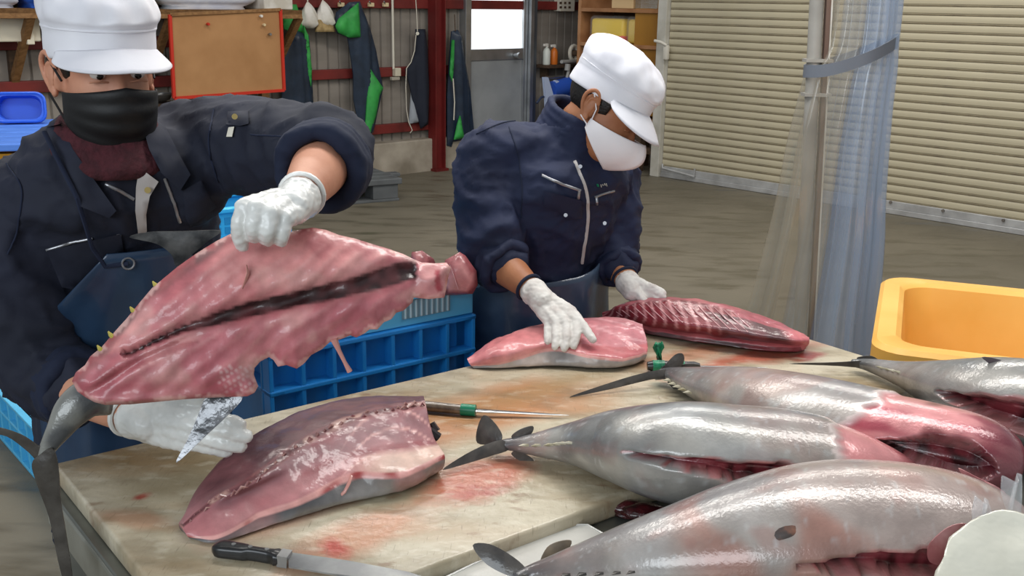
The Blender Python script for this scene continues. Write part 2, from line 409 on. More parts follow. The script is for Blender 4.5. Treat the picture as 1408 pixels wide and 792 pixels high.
def garment(name, outline, off, parent, m, folds=(14, .018, 0), th=.012, step=.028):
    P0 = W0 + WN * off
    pts = []
    for px, py in outline:
        p = UP3(px, py, P0, WN) - P0; pts.append((p.dot(WD), p.z))
    fr, am, ph = folds
    def front(p, d): return (am * math.sin(p[0] * fr * 2 + ph + p[1] * 1.3) + am * .5 * math.sin(p[0] * fr * 5 + p[1] * 2.5)) * min(1, d / .05) + .028 * min(1, d / .04)
    def back(p, d): return -th
    mb, p2, fr_, d = slab_mesh(pts, step, P0, WD, Z, WN, front, back)
    return mb.build(name, m, parent, True, 60)
def gthing(px, py, off, label):
    p = Wp(px, py, off); return thing('hanging_apron', p, label, 'apron', 'rubber aprons hanging on the corrugated wall')
# aprons
a1 = gthing(410, 161, .12, 'navy rubber apron with a green lining hanging behind the wooden shelf brace')
garment('apron_body', [(399, 44), (408, 42), (425, 49), (427, 72), (430, 121), (432, 161), (398, 164), (388, 139), (386, 76)], .14, a1, M_navy)
garment('lining', [(384, 6), (408, 6), (420, 46), (402, 44), (391, 40)], .12, a1, M_green, (8, .01, 1))
garment('lining', [(418, 35), (424, 49), (429, 95), (428, 119), (423, 100)], .17, a1, M_green, (8, .005, 1))
a2 = gthing(500, 199, .12, 'navy rubber apron turned open on bright green lining, between the hats and the conduit')
garment('apron_body', [(495, 2), (508.6, 37.5), (517, 68), (522, 95), (527, 121), (519, 156), (514, 181), (506, 190), (497.5, 199), (500, 183), (493, 171), (486.5, 137), (486, 102), (481, 68), (478, 51), (464, 46), (461, 30), (463, 17), (481, 3)], .14, a2, M_navy)
garment('lining', [(493, 4), (495, 30), (496, 51), (481, 52), (466, 45), (462, 36), (466, 26)], .19, a2, M_green, (20, .012, .5))
garment('lining', [(509.5, 95), (527, 121), (522, 132), (518, 157.5), (509, 184), (502, 186), (505, 137)], .185, a2, M_green, (18, .01, 2))
a3 = gthing(575, 176, .12, 'narrow navy apron with white edge cord hanging beside the red column')
garment('apron_body', [(572, 40), (585, 40), (588, 68), (590, 119), (589, 171), (579, 177), (575, 159), (568, 137), (561.5, 109), (558, 95), (565, 89), (571, 75)], .12, a3, mat('navy_cloth', '1d2230', .8))
garment('inner_cloth', [(566, 120), (577, 168), (563, 170)], .10, a3, mat('grey_cloth', '9aa0a8', .8), (8, .006, 0))
MB().tube([Wp(571.5, -4, .13), Wp(573, 20, .15), Wp(574, 43, .165)], .011, 6, flat=.4).build('hanging_tape', M_tape, a3, True)
MB().tube([Wp(*q, .165) for q in ((572, 48), (570, 70), (565, 86), (559, 94), (558, 119), (559, 150), (562, 168), (567, 179), (564, 183))], .009, 6, flat=.5).build('edge_cord', M_tape, a3, True)
MB().tube([Wp(574, 46, .16), Wp(574, 46, .175)], .016, 10).build('snap', M_tape, a3, True)
a4 = gthing(632, 202, .12, 'navy rubber apron with green lining hanging between the red column and the door')
garment('apron_body', [(621, 43), (630, 41), (635, 51), (640, 85), (647, 126), (652.6, 188), (645, 200), (639, 200), (636, 193), (623, 195), (621, 202), (615, 200), (615, 133), (618, 85)], .13, a4, M_navy)
garment('lining', [(622, 55), (625, 55), (624, 95), (622, 112), (619, 102)], .175, a4, M_green, (8, .003, 1))
garment('lining', [(633, 159), (639, 190), (625, 192), (629, 172)], .18, a4, M_green, (8, .003, 1))
MB().tube([Wp(*q, .185) for q in ((623, 108), (625, 140), (624, 165))], .006, 6).build('edge_cord', M_tape, a4, True)
MB().tube([Wp(625, 20, .06), Wp(626, 43, .14)], .005, 6).build('hanging_cord', M_dwood, a4, True)
# hats
def hat(px0, py0, px1, py1, lab, brim):
    top = Wp(px0, py0, .13); bot = Wp(px1, py1, .13); t = thing('cloth_hat', bot, lab, 'hat', 'white hats hung on the top rail')
    ax = (bot - top); L = ax.length; P = []
    for i in range(14):
        u = i / 13; r = .085 * math.sin(math.pi * min(1, u * .62 + .02)) ** .8 * (1 if u < .86 else 1 - (u - .86) * 4.5)
        c = top + ax * u
        P.append([list(c + WD * (r * math.cos(a) * (1 + .16 * math.sin(3 * a + u * 5))) + WN * (.55 * r * math.sin(a) * (1 + .2 * math.sin(5 * a + 4 * u)))) for a in np.linspace(0, 2 * math.pi, 20, endpoint=False)])
    grid_mb(np.array(P), True, True).build('crown', M_white, t, True, 0)
    MB().tube([top + Z * .05, top], .006, 6).build('hanging_loop', M_tape, t)
    if brim:
        pr = []
        for i in range(5):
            c = bot + WD * -.03 + Z * (.06 - .025 * i); r = .07 + .008 * i
            pr.append([list(c + WD * r * math.cos(a) + WN * (.4 * r * math.sin(a))) for a in np.linspace(0, 2 * math.pi, 20, endpoint=False)])
        grid_mb(np.array(pr), True, True).build('brim', mat('straw', 'b39a6c', .8, col2='8e774e', scale=30), t, True, 0)
hat(423, 3, 427, 39, 'wrinkled off-white cloth hat hanging beside the wooden shelf brace', False)
hat(444, 1, 451, 37, 'wrinkled off-white cloth hat with a straw-coloured brim hanging beside the green-lined apron', True)
# conduit
c_ = thing('electrical_conduit', Wp(545, 110, .06), 'thin cream conduit pipe running down to a small socket box on the wall', 'conduit')
MB().tube([Wp(538, -60, .08), Wp(539.5, 0, .08), Wp(541, 95, .08)], .011, 10).build('pipe', M_tape, c_, True)
MB().box(Wp(545.5, 99, .09), (.065, .05, .075), MW, .006).build('socket_box', mat('socket_cream', 'cfc7b2', .5), c_)
MB().box(Wp(543, 108, .09), (.09, .04, .03), MW, .006).build('box_cover', mat('socket_grey', 'a9a294', .5), c_)
for i, (px, lab) in enumerate(((469, 'small wooden peg on the red rail beside the straw-brimmed hat'), (510, 'small wooden peg on the red rail right of the open green-lined apron'), (530, 'small wooden peg on the red rail next to the conduit pipe'))):
    t = thing('wooden_peg', Wp(px, 9, .07), lab, 'peg', 'pegs on the top rail')
    MB().box(Wp(px, 6.5, .085), (.055, .03, .035), MW, .004).build('block', mat('peg_wood', 'd8c49a', .6) if i == 0 else bpy.data.materials['peg_wood'], t)
    MB().tube([Wp(px, 6, .09), Wp(px - 2, 2, .13)], .006, 6).build('hook', M_steel, t)

# shelf upper left
sf = thing('bracket_shelf', WP(-2.7, .25, 0.9), 'long raw wooden wall shelf on diagonal braces', 'shelf')
MB().box(WP(-2.75, .25, 1.475), (2.45, .5, .035), MW, .003).build('plank', M_wood, sf)
MB().box(WP(-2.75, .48, 1.46), (2.45, .04, .065), MW, .003).build('front_rail', M_wood, sf)
for s in (-3.62, -2.62, -1.53):
    MB().bar(WP(s, .46, 1.44), WP(s, .03, .98), .05, .05).build('brace', M_wood, sf)
    MB().box(WP(s, .03, 1.2), (.05, .05, .5), MW).build('bracket_post', M_dwood, sf)
def sack(name, s0, s1, h, m, lab, cat, grp=None, off=.28):
    c = WP((s0 + s1) / 2, off, 1.493); t = thing(name, c, lab, cat, grp); P = []
    n = 26
    for i in range(12):
        u = i / 11; zz = u * h; k = (1 - abs(2 * u - 1) ** 4) ** .5 if 0 < u < 1 else .05
        k = max(k, .8 if u == 0 else .05)
        P.append([list(c + WD * ((s1 - s0) / 2 * k * math.copysign(abs(math.cos(a)) ** .5, math.cos(a))) + WN * (.19 * k * math.copysign(abs(math.sin(a)) ** .6, math.sin(a))) + Z * zz + V(*[(.022 * nz((a * 2.2, u * 5, s0 * 3 + q), 1)) for q in (0, 5)], 0)) for a in np.linspace(0, 2 * math.pi, n, endpoint=False)])
    grid_mb(np.array(P), True, True).build('bag_body', m, t, True, 0)
    MB().tube([c + Z * (h - .02), c + Z * (h + .03), c + Z * (h + .07)], [.03, .012, .035], 10).build('tied_neck', m, t, True)
M_bagw = mat('white_plastic', 'e9eaf0', .3, col2='d5d8e6', scale=10, bump=.6, bscale=18)
sack('plastic_bag', -3.92, -3.66, .16, M_bagw, 'white plastic bag on the wall shelf next to the blue bag', 'bag', 'bags on the wall shelf')
sack('plastic_bag', -3.63, -3.38, .2, mat('blue_plastic', '2f62c8', .35, bump=.5, bscale=15), 'blue plastic bag on the wall shelf', 'bag', 'bags on the wall shelf')
sack('plastic_bag', -3.05, -2.70, .2, mat('teal_plastic', '79cbbb', .35, col2='5db8a6', scale=8, bump=.5, bscale=15), 'teal plastic bag on the wall shelf', 'bag', 'bags on the wall shelf')
sack('plastic_bag', -2.68, -1.86, .24, M_bagw, 'large bulging white plastic bag on the wall shelf above the cork board', 'bag', 'bags on the wall shelf')
t = thing('foam_box', WP(-1.7, .25, 1.4925), 'white foam box at the end of the wall shelf', 'box'); MB().box(WP(-1.7, .29, 1.58), (.26, .3, .17), MW, .01).build('box_body', M_white, t); MB().box(WP(-1.7, .29, 1.6825), (.28, .32, .035), MW, .008).build('lid', M_white, t)
# cork board
cb = thing('cork_board', Wp(312, 130, .6), 'brown cork pin board with a red frame hanging from the wall shelf', 'board')
q = [Wp(233, 20, .58), Wp(385, 13, .58), Wp(390, 124, .58), Wp(239, 135, .58)]
MB().prism(q, WN * -.012).build('cork_panel', mat('cork', 'b5875a', .85, col2='a3764b', scale=3, bump=.2, bscale=150), cb)
for a, b in ((1, 2), (2, 3), (3, 0)): MB().bar(q[a] + WN * .004, q[b] + WN * .004, .022, .022, WN).build('red_frame_strip', mat('red_frame', 'c3301f', .45) if a == 1 else bpy.data.materials['red_frame'], cb)
MB().bar(q[0] + WN * .004, q[1] + WN * .004, .022, .022, WN).build('top_frame_strip', M_wood, cb)
for px, py, m in ((284, 33, 'red_frame'), (357, 22, 'off_white_cloth'), (361, 34, 'peg_wood'), (369, 47, 'steel')):
    p = Wp(px, py, .58); MB().tube([p, p + WN * .02, p + WN * .035], [.006, .012, .01], 8).build('push_pin', bpy.data.materials[m], cb, True)
# clutter below the board
def simple(name, parts, lab, cat, base, grp=None):
    t = thing(name, base, lab, cat, grp)
    for nm, mb, m in parts: mb.build(nm, m, t, True, 35)
    return t
M_maroon = mat('maroon_cloth', '5d2029', .8)
def hang(name, pts, m, lab):
    p = Wp(*pts[-1], .12); t = thing(name, p, lab, 'apron', 'rubber aprons hanging on the corrugated wall'); garment('apron_body', pts, .12, t, m, (10, .012, 1))
    MB().tube([Wp(pts[0][0] + 4, pts[0][1] + 3, .14), Wp(pts[0][0] + 5, pts[0][1] - 25, .06)], .006, 6).build('hanging_cord', M_tape, t)
hang('hanging_cloth', [(277, 100), (316, 100), (318, 165), (274, 165)], M_maroon, 'maroon cloth hanging on the wall below the cork board')
hang('hanging_cloth', [(317, 100), (331, 100), (333, 165), (316, 165)], mat('blue_cloth', '2b4a7a', .8), 'narrow blue cloth hanging on the wall below the cork board')
simple('wooden_stud', [('stud', MB().box(Wp(362, 110, .11), (.07, .06, 1.2), MW), M_wood), ('foot', MB().box(Wp(362, 200, .11), (.1, .07, .05), MW), M_dwood)], 'upright wooden stud on the wall below the cork board', 'stud', Wp(362, 205, .05))
# foam box on left rail + things on lower rail
t = thing('carton', Wp(12, 57, .15), 'cream carton on the left wall rail under the shelf', 'box'); MB().box(Wp(10, 40, .2), (.35, .25, .16), MW, .01).build('carton_body', mat('carton_cream', 'efe6cf', .6), t); MB().box(Wp(34, 42, .25), (.05, .2, .18), MW, .006).build('flap', bpy.data.materials['carton_cream'], t)
t = thing('steel_bowl', Wp(221, 140, .25), 'small shiny steel bowl on the wall rail beside the cork board', 'bowl')
p = Wp(221, 140, .25); MB().lathe([(.03, 0), (.07, .02), (.085, .05), (.09, .06), (.082, .058), (.06, .02), (.02, .008)], Matrix.Translation(p), 20).build('bowl_body', M_steel, t, True); MB().tube([p + V(.09 * math.cos(a), .09 * math.sin(a), .06) for a in np.linspace(0, 6.283, 21)], .004, 6).build('rolled_rim', M_steel, t, True)
MB().bar(p - Z * .02 - WD * .2, p - Z * .02 + WD * .2, .25, .02).build('girt_shelf', M_dwood, wb)

# ---------------- stack at far left: yellow tub, slatted blue lid, blue basin
M_yel = mat('yellow_plastic', 'e8a31c', .4, col2='d4921a', scale=4, bump=.1)
M_blu = mat('blue_plastic_lid', '2d63d8', .4); M_lblu = mat('light_blue_slats', '5d8de6', .45, col2='4f7fd8', scale=6)
def rrect(hx, hy, r, n=5):
    out = []
    for sx, sy, a0 in ((1, 1, 0), (-1, 1, 90), (-1, -1, 180), (1, -1, 270)):
        for i in range(n):
            a = math.radians(a0 + 90 * i / (n - 1)); out.append((sx * (hx - r) + r * math.cos(a), sy * (hy - r) + r * math.sin(a)))
    return out
def tub(levels, M4, r=.08):
    P = [[list(M4 @ V(x, y, z)) for x, y in rrect(hx, hy, max(.012, r))] for hx, hy, z in levels]
    return grid_mb(np.array(P), True, True)
yt = thing('yellow_tub', U(-40, 330, y=4.9) * 1, 'yellow plastic tub carrying a blue slatted lid behind the masked worker on the wall side', 'tub')
yc = U(0, 220, y=5.2); yt.location = V(yc.x, yc.y, 0)
M4 = Matrix.Translation((yc.x - .3, yc.y, 0)) @ Matrix.Rotation(.35, 4, 'Z')
tub([(.5, .36, 0), (.55, .41, .72), (.60, .46, .72), (.60, .46, .87), (.58, .44, .87), (.53, .39, .82), (.48, .34, .05)], M4).build('tub_body', M_yel, yt, True, 30)
for k in range(5): MB().box(M4 @ V(-.4 + .2 * k, -.40, .38), (.03, .05, .64), M4.to_3x3(), .008).build('rib', M_yel, yt)
lid = thing('slatted_lid', M4 @ V(0, 0, .87), 'light blue slatted plastic lid resting on the yellow tub', 'lid')
for k in range(7): MB().box(M4 @ V(0, -.45 + .15 * k, .905), (1.3, .135, .035), M4.to_3x3(), .006).build('slat', M_lblu, lid)
for k in range(3): MB().box(M4 @ V(-.5 + .5 * k, 0, .8785), (.06, 1.0, .016), M4.to_3x3()).build('batten', M_lblu, lid)
bs = thing('blue_basin', M4 @ V(.36, .2, .923), 'dark blue plastic basin tipped up on the slatted lid', 'basin')
MBs = Matrix.Translation(M4 @ V(.36, .3, .923)) @ Matrix.Rotation(.35, 4, 'Z')
R3 = MBs @ Matrix.Rotation(math.radians(80), 4, 'X') @ Matrix.Translation((0, .085, 0))
tub([(.10, .055, -.1), (.115, .068, 0), (.13, .08, 0), (.13, .08, .02), (.108, .062, .02), (.10, .055, -.07)], R3, .045).build('basin_shell', M_blu, bs, True, 30)
MB().tube([R3 @ V(x, y, .022) for x, y in rrect(.124, .074, .045) + [(.124, .029)]], .008, 6).build('rim', M_blu, bs, True)

# ---------------- pallet
M_pal = mat('grey_pallet', '5f6264', .55, col2='525557', scale=6, bump=.15)
pa, pb = U(456, 284, z=0), U(550, 276, z=0); px_ = (pb - pa); px_.z = 0; px_.normalize(); py_ = V(-px_.y, px_.x, 0)
pl = thing('plastic_pallet', pb + V(-.5 * px_.x, 0, 0), 'dark grey plastic pallet lying on the concrete floor by the wall', 'pallet')
PM = Matrix((px_, py_, Z)).transposed()
for k in range(3):
    for j in range(3): MB().box(pb + px_ * (-.12 - .43 * j) + py_ * (.1 + .45 * k) + Z * .08, (.2 if j else .22, .18, .116), PM, .006).build('block', M_pal, pl)
for k in range(3): MB().box(pb + px_ * -.55 + py_ * (.1 + .45 * k) + Z * .011, (1.1, .18, .022), PM, .004).build('bottom_skid', M_pal, pl)
for k in range(7): MB().box(pb + px_ * -.54 + py_ * (.06 + .155 * k) + Z * .163, (1.12, .135, .05), PM, .008).build('deck_slat', M_pal, pl)
MB().box(pb + px_ * .05 + py_ * .3 + Z * .17, (.14, .1, .03), PM, .006).build('corner_tab', M_pal, pl)

# ---------------- wooden shelf unit
su = thing('shelf_unit', SP(-.55, -.2, 0), 'raw wooden shelf unit standing between the wall corner and the shutter', 'shelf')
M_ply = mat('amber_plywood', 'a87624', .5, col2='8f611b', scale=3, stretch=(1, 1, .3)); M_pine = mat('pine_shelf', 'b08058', .7, col2='94653f', scale=6, bump=.1)
sbox('side_panel', -.42, -.085, .55, 2.2, -.06, -.03, M_ply, su); sbox('side_panel', -1.13, -1.09, 0, 2.2, -.5, 0, M_pine, su); sbox('side_panel', -.12, -.085, 0, 2.2, -.5, -.06, M_ply, su)
for z in (1.52, 1.19, .72, .5): sbox('shelf_board', -1.09, -.12, z - .018, z + .018, -.5, .0 if z > .6 else -.1, M_pine, su)
sbox('back_panel', -1.09, -.12, .48, 2.2, -.51, -.49, mat('dark_back', '6b5136', .8, col2='574029', scale=4), su)
sbox('lower_post', -.36, -.30, 0, .55, -.12, -.05, M_dwood, su); sbox('lower_brace', -.5, -.12, .18, .24, -.12, -.05, M_dwood, su); sbox('lower_post', -.55, -.5, 0, .5, -.45, -.38, M_dwood, su)
def pack(s0, s1, z0, h, col, lab, red=False):
    c = SP((s0 + s1) / 2, -.2, z0); t = thing('plastic_package', c, lab, 'package', 'packages on the shelf')
    MB().box(c + Z * (h / 2), (s1 - s0, .3, h), MS, .03).build('package_body', mat('pack_' + col, col, .35, spec=.3, bump=.4, bscale=12), t, True, 60)
    if red: MB().box(c + Z * (h * .16), (s1 - s0 + .006, .306, h * .3), MS, .012).build('red_band', mat('pack_red', 'e0503f', .35), t, True, 60)
    P = []
    MB().box(c + Z * (h / 2 + .015), (s1 - s0 + .03, .33, h + .025), MS, .04).build('clear_wrap', mat('clear_wrap', 'f4f4f0', .12, alpha=.12, bump=1, bscale=14) if red else bpy.data.materials['clear_wrap'], t, True, 60)
pack(-1.0, -.58, 1.213, .23, 'ecc824', 'yellow package with a red band wrapped in clear plastic on the shelf', True)
pack(-.53, -.2, 1.213, .23, 'dcb93a', 'plain yellow package wrapped in clear plastic on the shelf')
for i, (s0, s1, c, lab) in enumerate(((-.72, -.45, 'd9b98a', 'tan carton on the top board of the shelf unit'), (-.42, -.15, 'e2ddd2', 'white carton on the top board of the shelf unit'))):
    t = thing('carton', SP((s0 + s1) / 2, -.2, 1.539), lab, 'box'); m = mat('carton_' + c, c, .7)
    sbox('carton_body', s0, s1, 1.5395, 1.7, -.35, -.03, m, t); sbox('flap', s0, s1, 1.7, 1.705, -.2, .05, m, t)
# ---------------- wall shelf with bottles, fuse box, pressure washer
wsf = thing('small_wall_shelf', WP(1.9, .1, .95), 'dark narrow wall shelf beside the aluminium door', 'shelf')
MB().box(WP(1.88, .12, .945), (.6, .22, .03), MW).build('board', M_dwood, wsf); MB().box(WP(1.7, .05, .88), (.03, .1, .12), MW).build('bracket', M_dwood, wsf); MB().box(WP(2.1, .05, .88), (.03, .1, .12), MW).build('bracket', M_dwood, wsf)
def bottle(s, col, lab, h):
    c = WP(s, .13, .96); t = thing('spray_bottle', c, lab, 'bottle'); m = mat('bottle_' + col, col, .35)
    MB().lathe([(.036, 0), (.04, .01), (.04, h * .62), (.03, h * .75), (.014, h * .82), (.014, h * .87)], Matrix.Translation(c), 16).build('bottle_body', m, t, True, 40)
    MB().lathe([(.018, h * .86), (.018, h), (.012, h * 1.02)], Matrix.Translation(c), 12).build('cap', mat('capw_' + col, 'e8e4dc', .4), t, True, 40)
    MB().box(c + Z * (h * .95) - WD * .03 + WN * .01, (.06, .02, .025), MW, .004).build('nozzle', bpy.data.materials['capw_' + col], t)
bottle(1.645, 'dfe3da', 'white bottle on the dark wall shelf', .21); bottle(1.755, 'd9762c', 'orange spray bottle on the dark wall shelf', .2)
fb = thing('fuse_box', Wp(776, 18, .05), 'white slotted plastic box fixed high on the wall by the shelf unit', 'electrical box')
MB().box(Wp(776, 4, .06), (.22, .1, .17), MW, .008).build('housing', M_tape, fb)
for k in range(6): MB().box(Wp(771 + (k % 3) * 6, 4 + (k // 3) * 6, .112), (.028, .008, .022), MW).build('slot', M_dwood, fb)
M_pwb = mat('washer_blue', '2a55b8', .4); M_pwl = mat('washer_pale', 'b8c6e4', .4)
pw = thing('pressure_washer', WP(1.95, .35, 0), 'blue pressure washer with a pale handle plate and hose by the wall', 'machine')
bp_ = WP(1.95, .35, 0)
MB().box(bp_ + Z * .45, (.36, .3, .5), MW, .05).build('body', M_pwb, pw, True, 50)
MB().tube([Wp(757, 124, .4), Wp(785, 116, .4)], [.085, .085], 16).build('motor', M_pwb, pw, True)
MB().tube([Wp(762, 114, .42), Wp(786, 118, .42)], .03, 12).build('pump_tube', M_pwl, pw, True)
MB().prism([Wp(745, 106, .42), Wp(751, 106, .42), Wp(761, 140, .42), Wp(758, 160, .42), Wp(749, 160, .42), Wp(748, 136, .42)], WN * .03).build('side_plate', M_pwl, pw)
MB().tube([Wp(750, 107, .43), Wp(764, 106, .40), Wp(776, 105, .36)], .014, 8).build('handle', M_steel, pw, True)
MB().tube([Wp(779, 110, .4), Wp(782, 97, .4)], .018, 10).tube([Wp(780, 97, .4), Wp(781, 88, .4)], .03, 10).tube([Wp(772, 85, .4), Wp(790, 84, .38)], .018, 10).build('spray_gun', mat('gun_grey', '9d9c99', .4), pw, True)
MB().tube([Wp(q[0], q[1], .42) for q in ((738, 142), (744, 134), (752, 132), (760, 136), (764, 150))], .012, 8).build('hose', mat('hose_blue', '2a3550', .5), pw, True)
for s in (-.13, .13): MB().tube([bp_ + WD * s + WN * .12 + Z * .1 - WD * .03, bp_ + WD * s + WN * .12 + Z * .1 + WD * .03], .1, 18).build('wheel', M_navy, pw, True)
MB().box(bp_ + Z * .15, (.3, .26, .2), MW, .02).build('base', M_navy, pw)
hr = thing('hose_ring', Wp(788, 103, .3), 'pale coiled tape roll leaning by the pressure washer', 'roll')
p = Wp(789, 73, .3); MB().tube([p + V(0, 0, 0) + WD * (.06 * math.cos(a)) + Z * (.075 * math.sin(a)) for a in np.linspace(0, 6.283, 20)], .02, 8).build('coil', M_tape, hr, True); MB().tube([p - WD * .02, p + WN * .05], .03, 10).build('core', M_dwood, hr, True)
hr.location = hr.location

# ---------------- post with clear curtain
PY = 4.0
M_pipe = mat('pipe_grey', 'a4a19a', .5, col2='8d8a84', scale=5); M_rust = mat('rusty_angle', '7b6458', .7, col2='5b463c', scale=9, stretch=(1, 1, .3))
ps = thing('curtain_post', U(1100, 560, y=PY), 'grey pipe post with a rusty upright strip standing on the floor beside the shutter', 'post')
ba = U(1112, 300, y=PY); ps.location = V(ba.x, PY, 0)
top, bot = U(1123, 0, y=PY), U(1108, 300, y=PY); dd = (top - bot) / (top.z - bot.z)
def pz(z, off=0.): return bot + dd * (z - bot.z) + V(off, 0, 0)
MB().tube([pz(0), pz(3.2)], .026, 16).build('pipe', M_pipe, ps, True); 
MB().bar(pz(0, .041), pz(3.2, .041), .016, .03, (0, 1, 0)).build('rusty_strip', M_rust, ps); MB().bar(pz(0, .054), pz(3.2, .054), .006, .02, (0, 1, 0)).build('edge_strip', M_white, ps)
for py in (83, 130): MB().box(pz(U(1120, py, y=PY).z, .015), (.1, .06, .012)).build('bracket', M_pipe, ps)
MB().box(pz(.006), (.16, .16, .012)).build('base_plate', M_pipe, ps)
def curtain():
    prof = [(-60, 1190, 46), (0, 1187, 47), (60, 1180, 49), (95, 1171, 57), (140, 1162, 60), (200, 1152, 64), (270, 1143, 67), (330, 1135, 72), (430, 1118, 80), (500, 1107, 90), (566, 1098, 98)]
    pr = cr(prof, 60); zt = [U(p[1], p[0], y=PY + .05) for p in pr]
    P = []
    for (py, cx, hw), c in zip(pr, zt):
        r = U(cx + hw, py, y=PY + .05); l = U(cx - hw, py, y=PY + .05); hx = (r - l).length / 2; row = []
        am = .16 + .1 * max(0, (py - 95) / 450) + .05 * max(0, (95 - py) / 100); z = max(c.z, .01)
        for k in range(200):
            a = 2 * math.pi * k / 200
            fold = 1 + am * (math.sin(9 * a + .8 * math.sin(3 * a) + c.z * .4) * .6 + .4 * math.sin(17 * a + 1.3 + c.z * .7))
            row.append([c.x + hx * .92 * math.cos(a) * fold, c.y + .15 * math.sin(a) * fold * (1 + .3 * max(0, (py - 95) / 400)), z])
        P.append(row)
    return np.array(P)
ct = thing('plastic_curtain', V(U(1110, 560, y=PY).x, PY + .05, 0), 'clear plastic strip curtain, bluish sky reflection painted in, bunched around the post', 'curtain')
def plastic():
    m = mat('pvc_painted_reflection', '93a3ba', .07, alpha=.52, coat=1., spec=1., bump=.25, bscale=9, bstretch=(3, 3, .3))  # reflected sky is painted in as the blue base colour
    return m
CP = curtain(); kk = [k for k in range(200) if math.cos(2 * math.pi * k / 200) > -.25]; k0 = 200 - sum(1 for k in kk if k > 100); ra = [(k0 + i) % 200 for i in range(len(kk))]; rb = [(ra[-1] + i) % 200 for i in range(200 - len(kk) + 2)]
grid_mb(CP[:, ra]).build('sheet', plastic(), ct, True, 0, fixn=False)
grid_mb(CP[:, rb]).build('clearer_sheet', mat('pvc_clearer_half', 'a59d8c', .08, alpha=.34, coat=1., spec=.8, bump=.25, bscale=9, bstretch=(3, 3, .3)), ct, True, 0, fixn=False)  # left half of the same plastic, more transparent, without the painted blue reflection
st = []
ring = [U(1109, 98, y=PY - .14), U(1135, 97, y=PY - .19), U(1170, 88, y=PY - .2), U(1205, 74, y=PY - .17), U(1231, 58, y=PY + .0), U(1226, 56, y=PY + .2), U(1165, 80, y=PY + .24), U(1112, 95, y=PY + .1), U(1108, 98, y=PY - .04)]
rr = cr(ring, 40, True)
b_ = MB(); vs = []
for p in rr:
    c = V(*p); n = (c - V(U(1168, 85, y=PY + .05).x, PY + .05, c.z)); n.z = 0; n.normalize()
    vs += [c + Z * .022, c - Z * .022, c - Z * .022 + n * .006, c + Z * .022 + n * .006]
b_.add(vs, [(4 * i + a, 4 * i + (a + 1) % 4, 4 * ((i + 1) % 40) + (a + 1) % 4, 4 * ((i + 1) % 40) + a) for i in range(40) for a in range(4)])
b_.build('strap', mat('grey_strap', '666c76', .7), ct, True, 40)

# ---------------- yellow tub at the right
M_tub = mat('orange_yellow_plastic', 'efbb62', .45, col2='e3a94c', scale=3, bump=.12, sss=0)
RZ = .72; c1 = U(1213, 377, z=RZ); c2 = U(1197, 477, z=RZ)
e2 = (c1 - c2); dep = e2.length; e2.normalize(); e1 = V(e2.y, -e2.x, 0); wid = 1.15
cen = (c1 + c2) / 2 + e1 * wid / 2
T4 = Matrix(((e1.x, e2.x, 0, cen.x), (e1.y, e2.y, 0, cen.y), (0, 0, 1, 0), (0, 0, 0, 1)))
tb = thing('fish_tub', V(cen.x, cen.y, 0), 'large empty orange-yellow fish tub behind the work table', 'tub')
hx, hy = wid / 2, dep / 2
levels = [(hx - .13, hy - .13, 0), (hx - .12, hy - .12, .03), (hx - .05, hy - .05, RZ - .08), (hx, hy, RZ - .075), (hx, hy, RZ - .012), (hx - .012, hy - .012, RZ), (hx - .06, hy - .06, RZ), (hx - .075, hy - .075, RZ - .012), (hx - .15, hy - .15, .12), (hx - .2, hy - .2, .1)]
P = [[list(T4 @ V(x, y, z)) for x, y in rrect(a, b, .09 if i > 2 else .07, 7)] for i, (a, b, z) in enumerate(levels)]
grid_mb(np.array(P), True, True).build('tub_shell', M_tub, tb, True, 35)
for k in range(4):
    MB().box(T4 @ V(-hx * .7 + k * hx * .46, -hy + .045, RZ / 2 - .05), (.05, .05, RZ - .14), T4.to_3x3(), .01).build('rib', M_tub, tb)
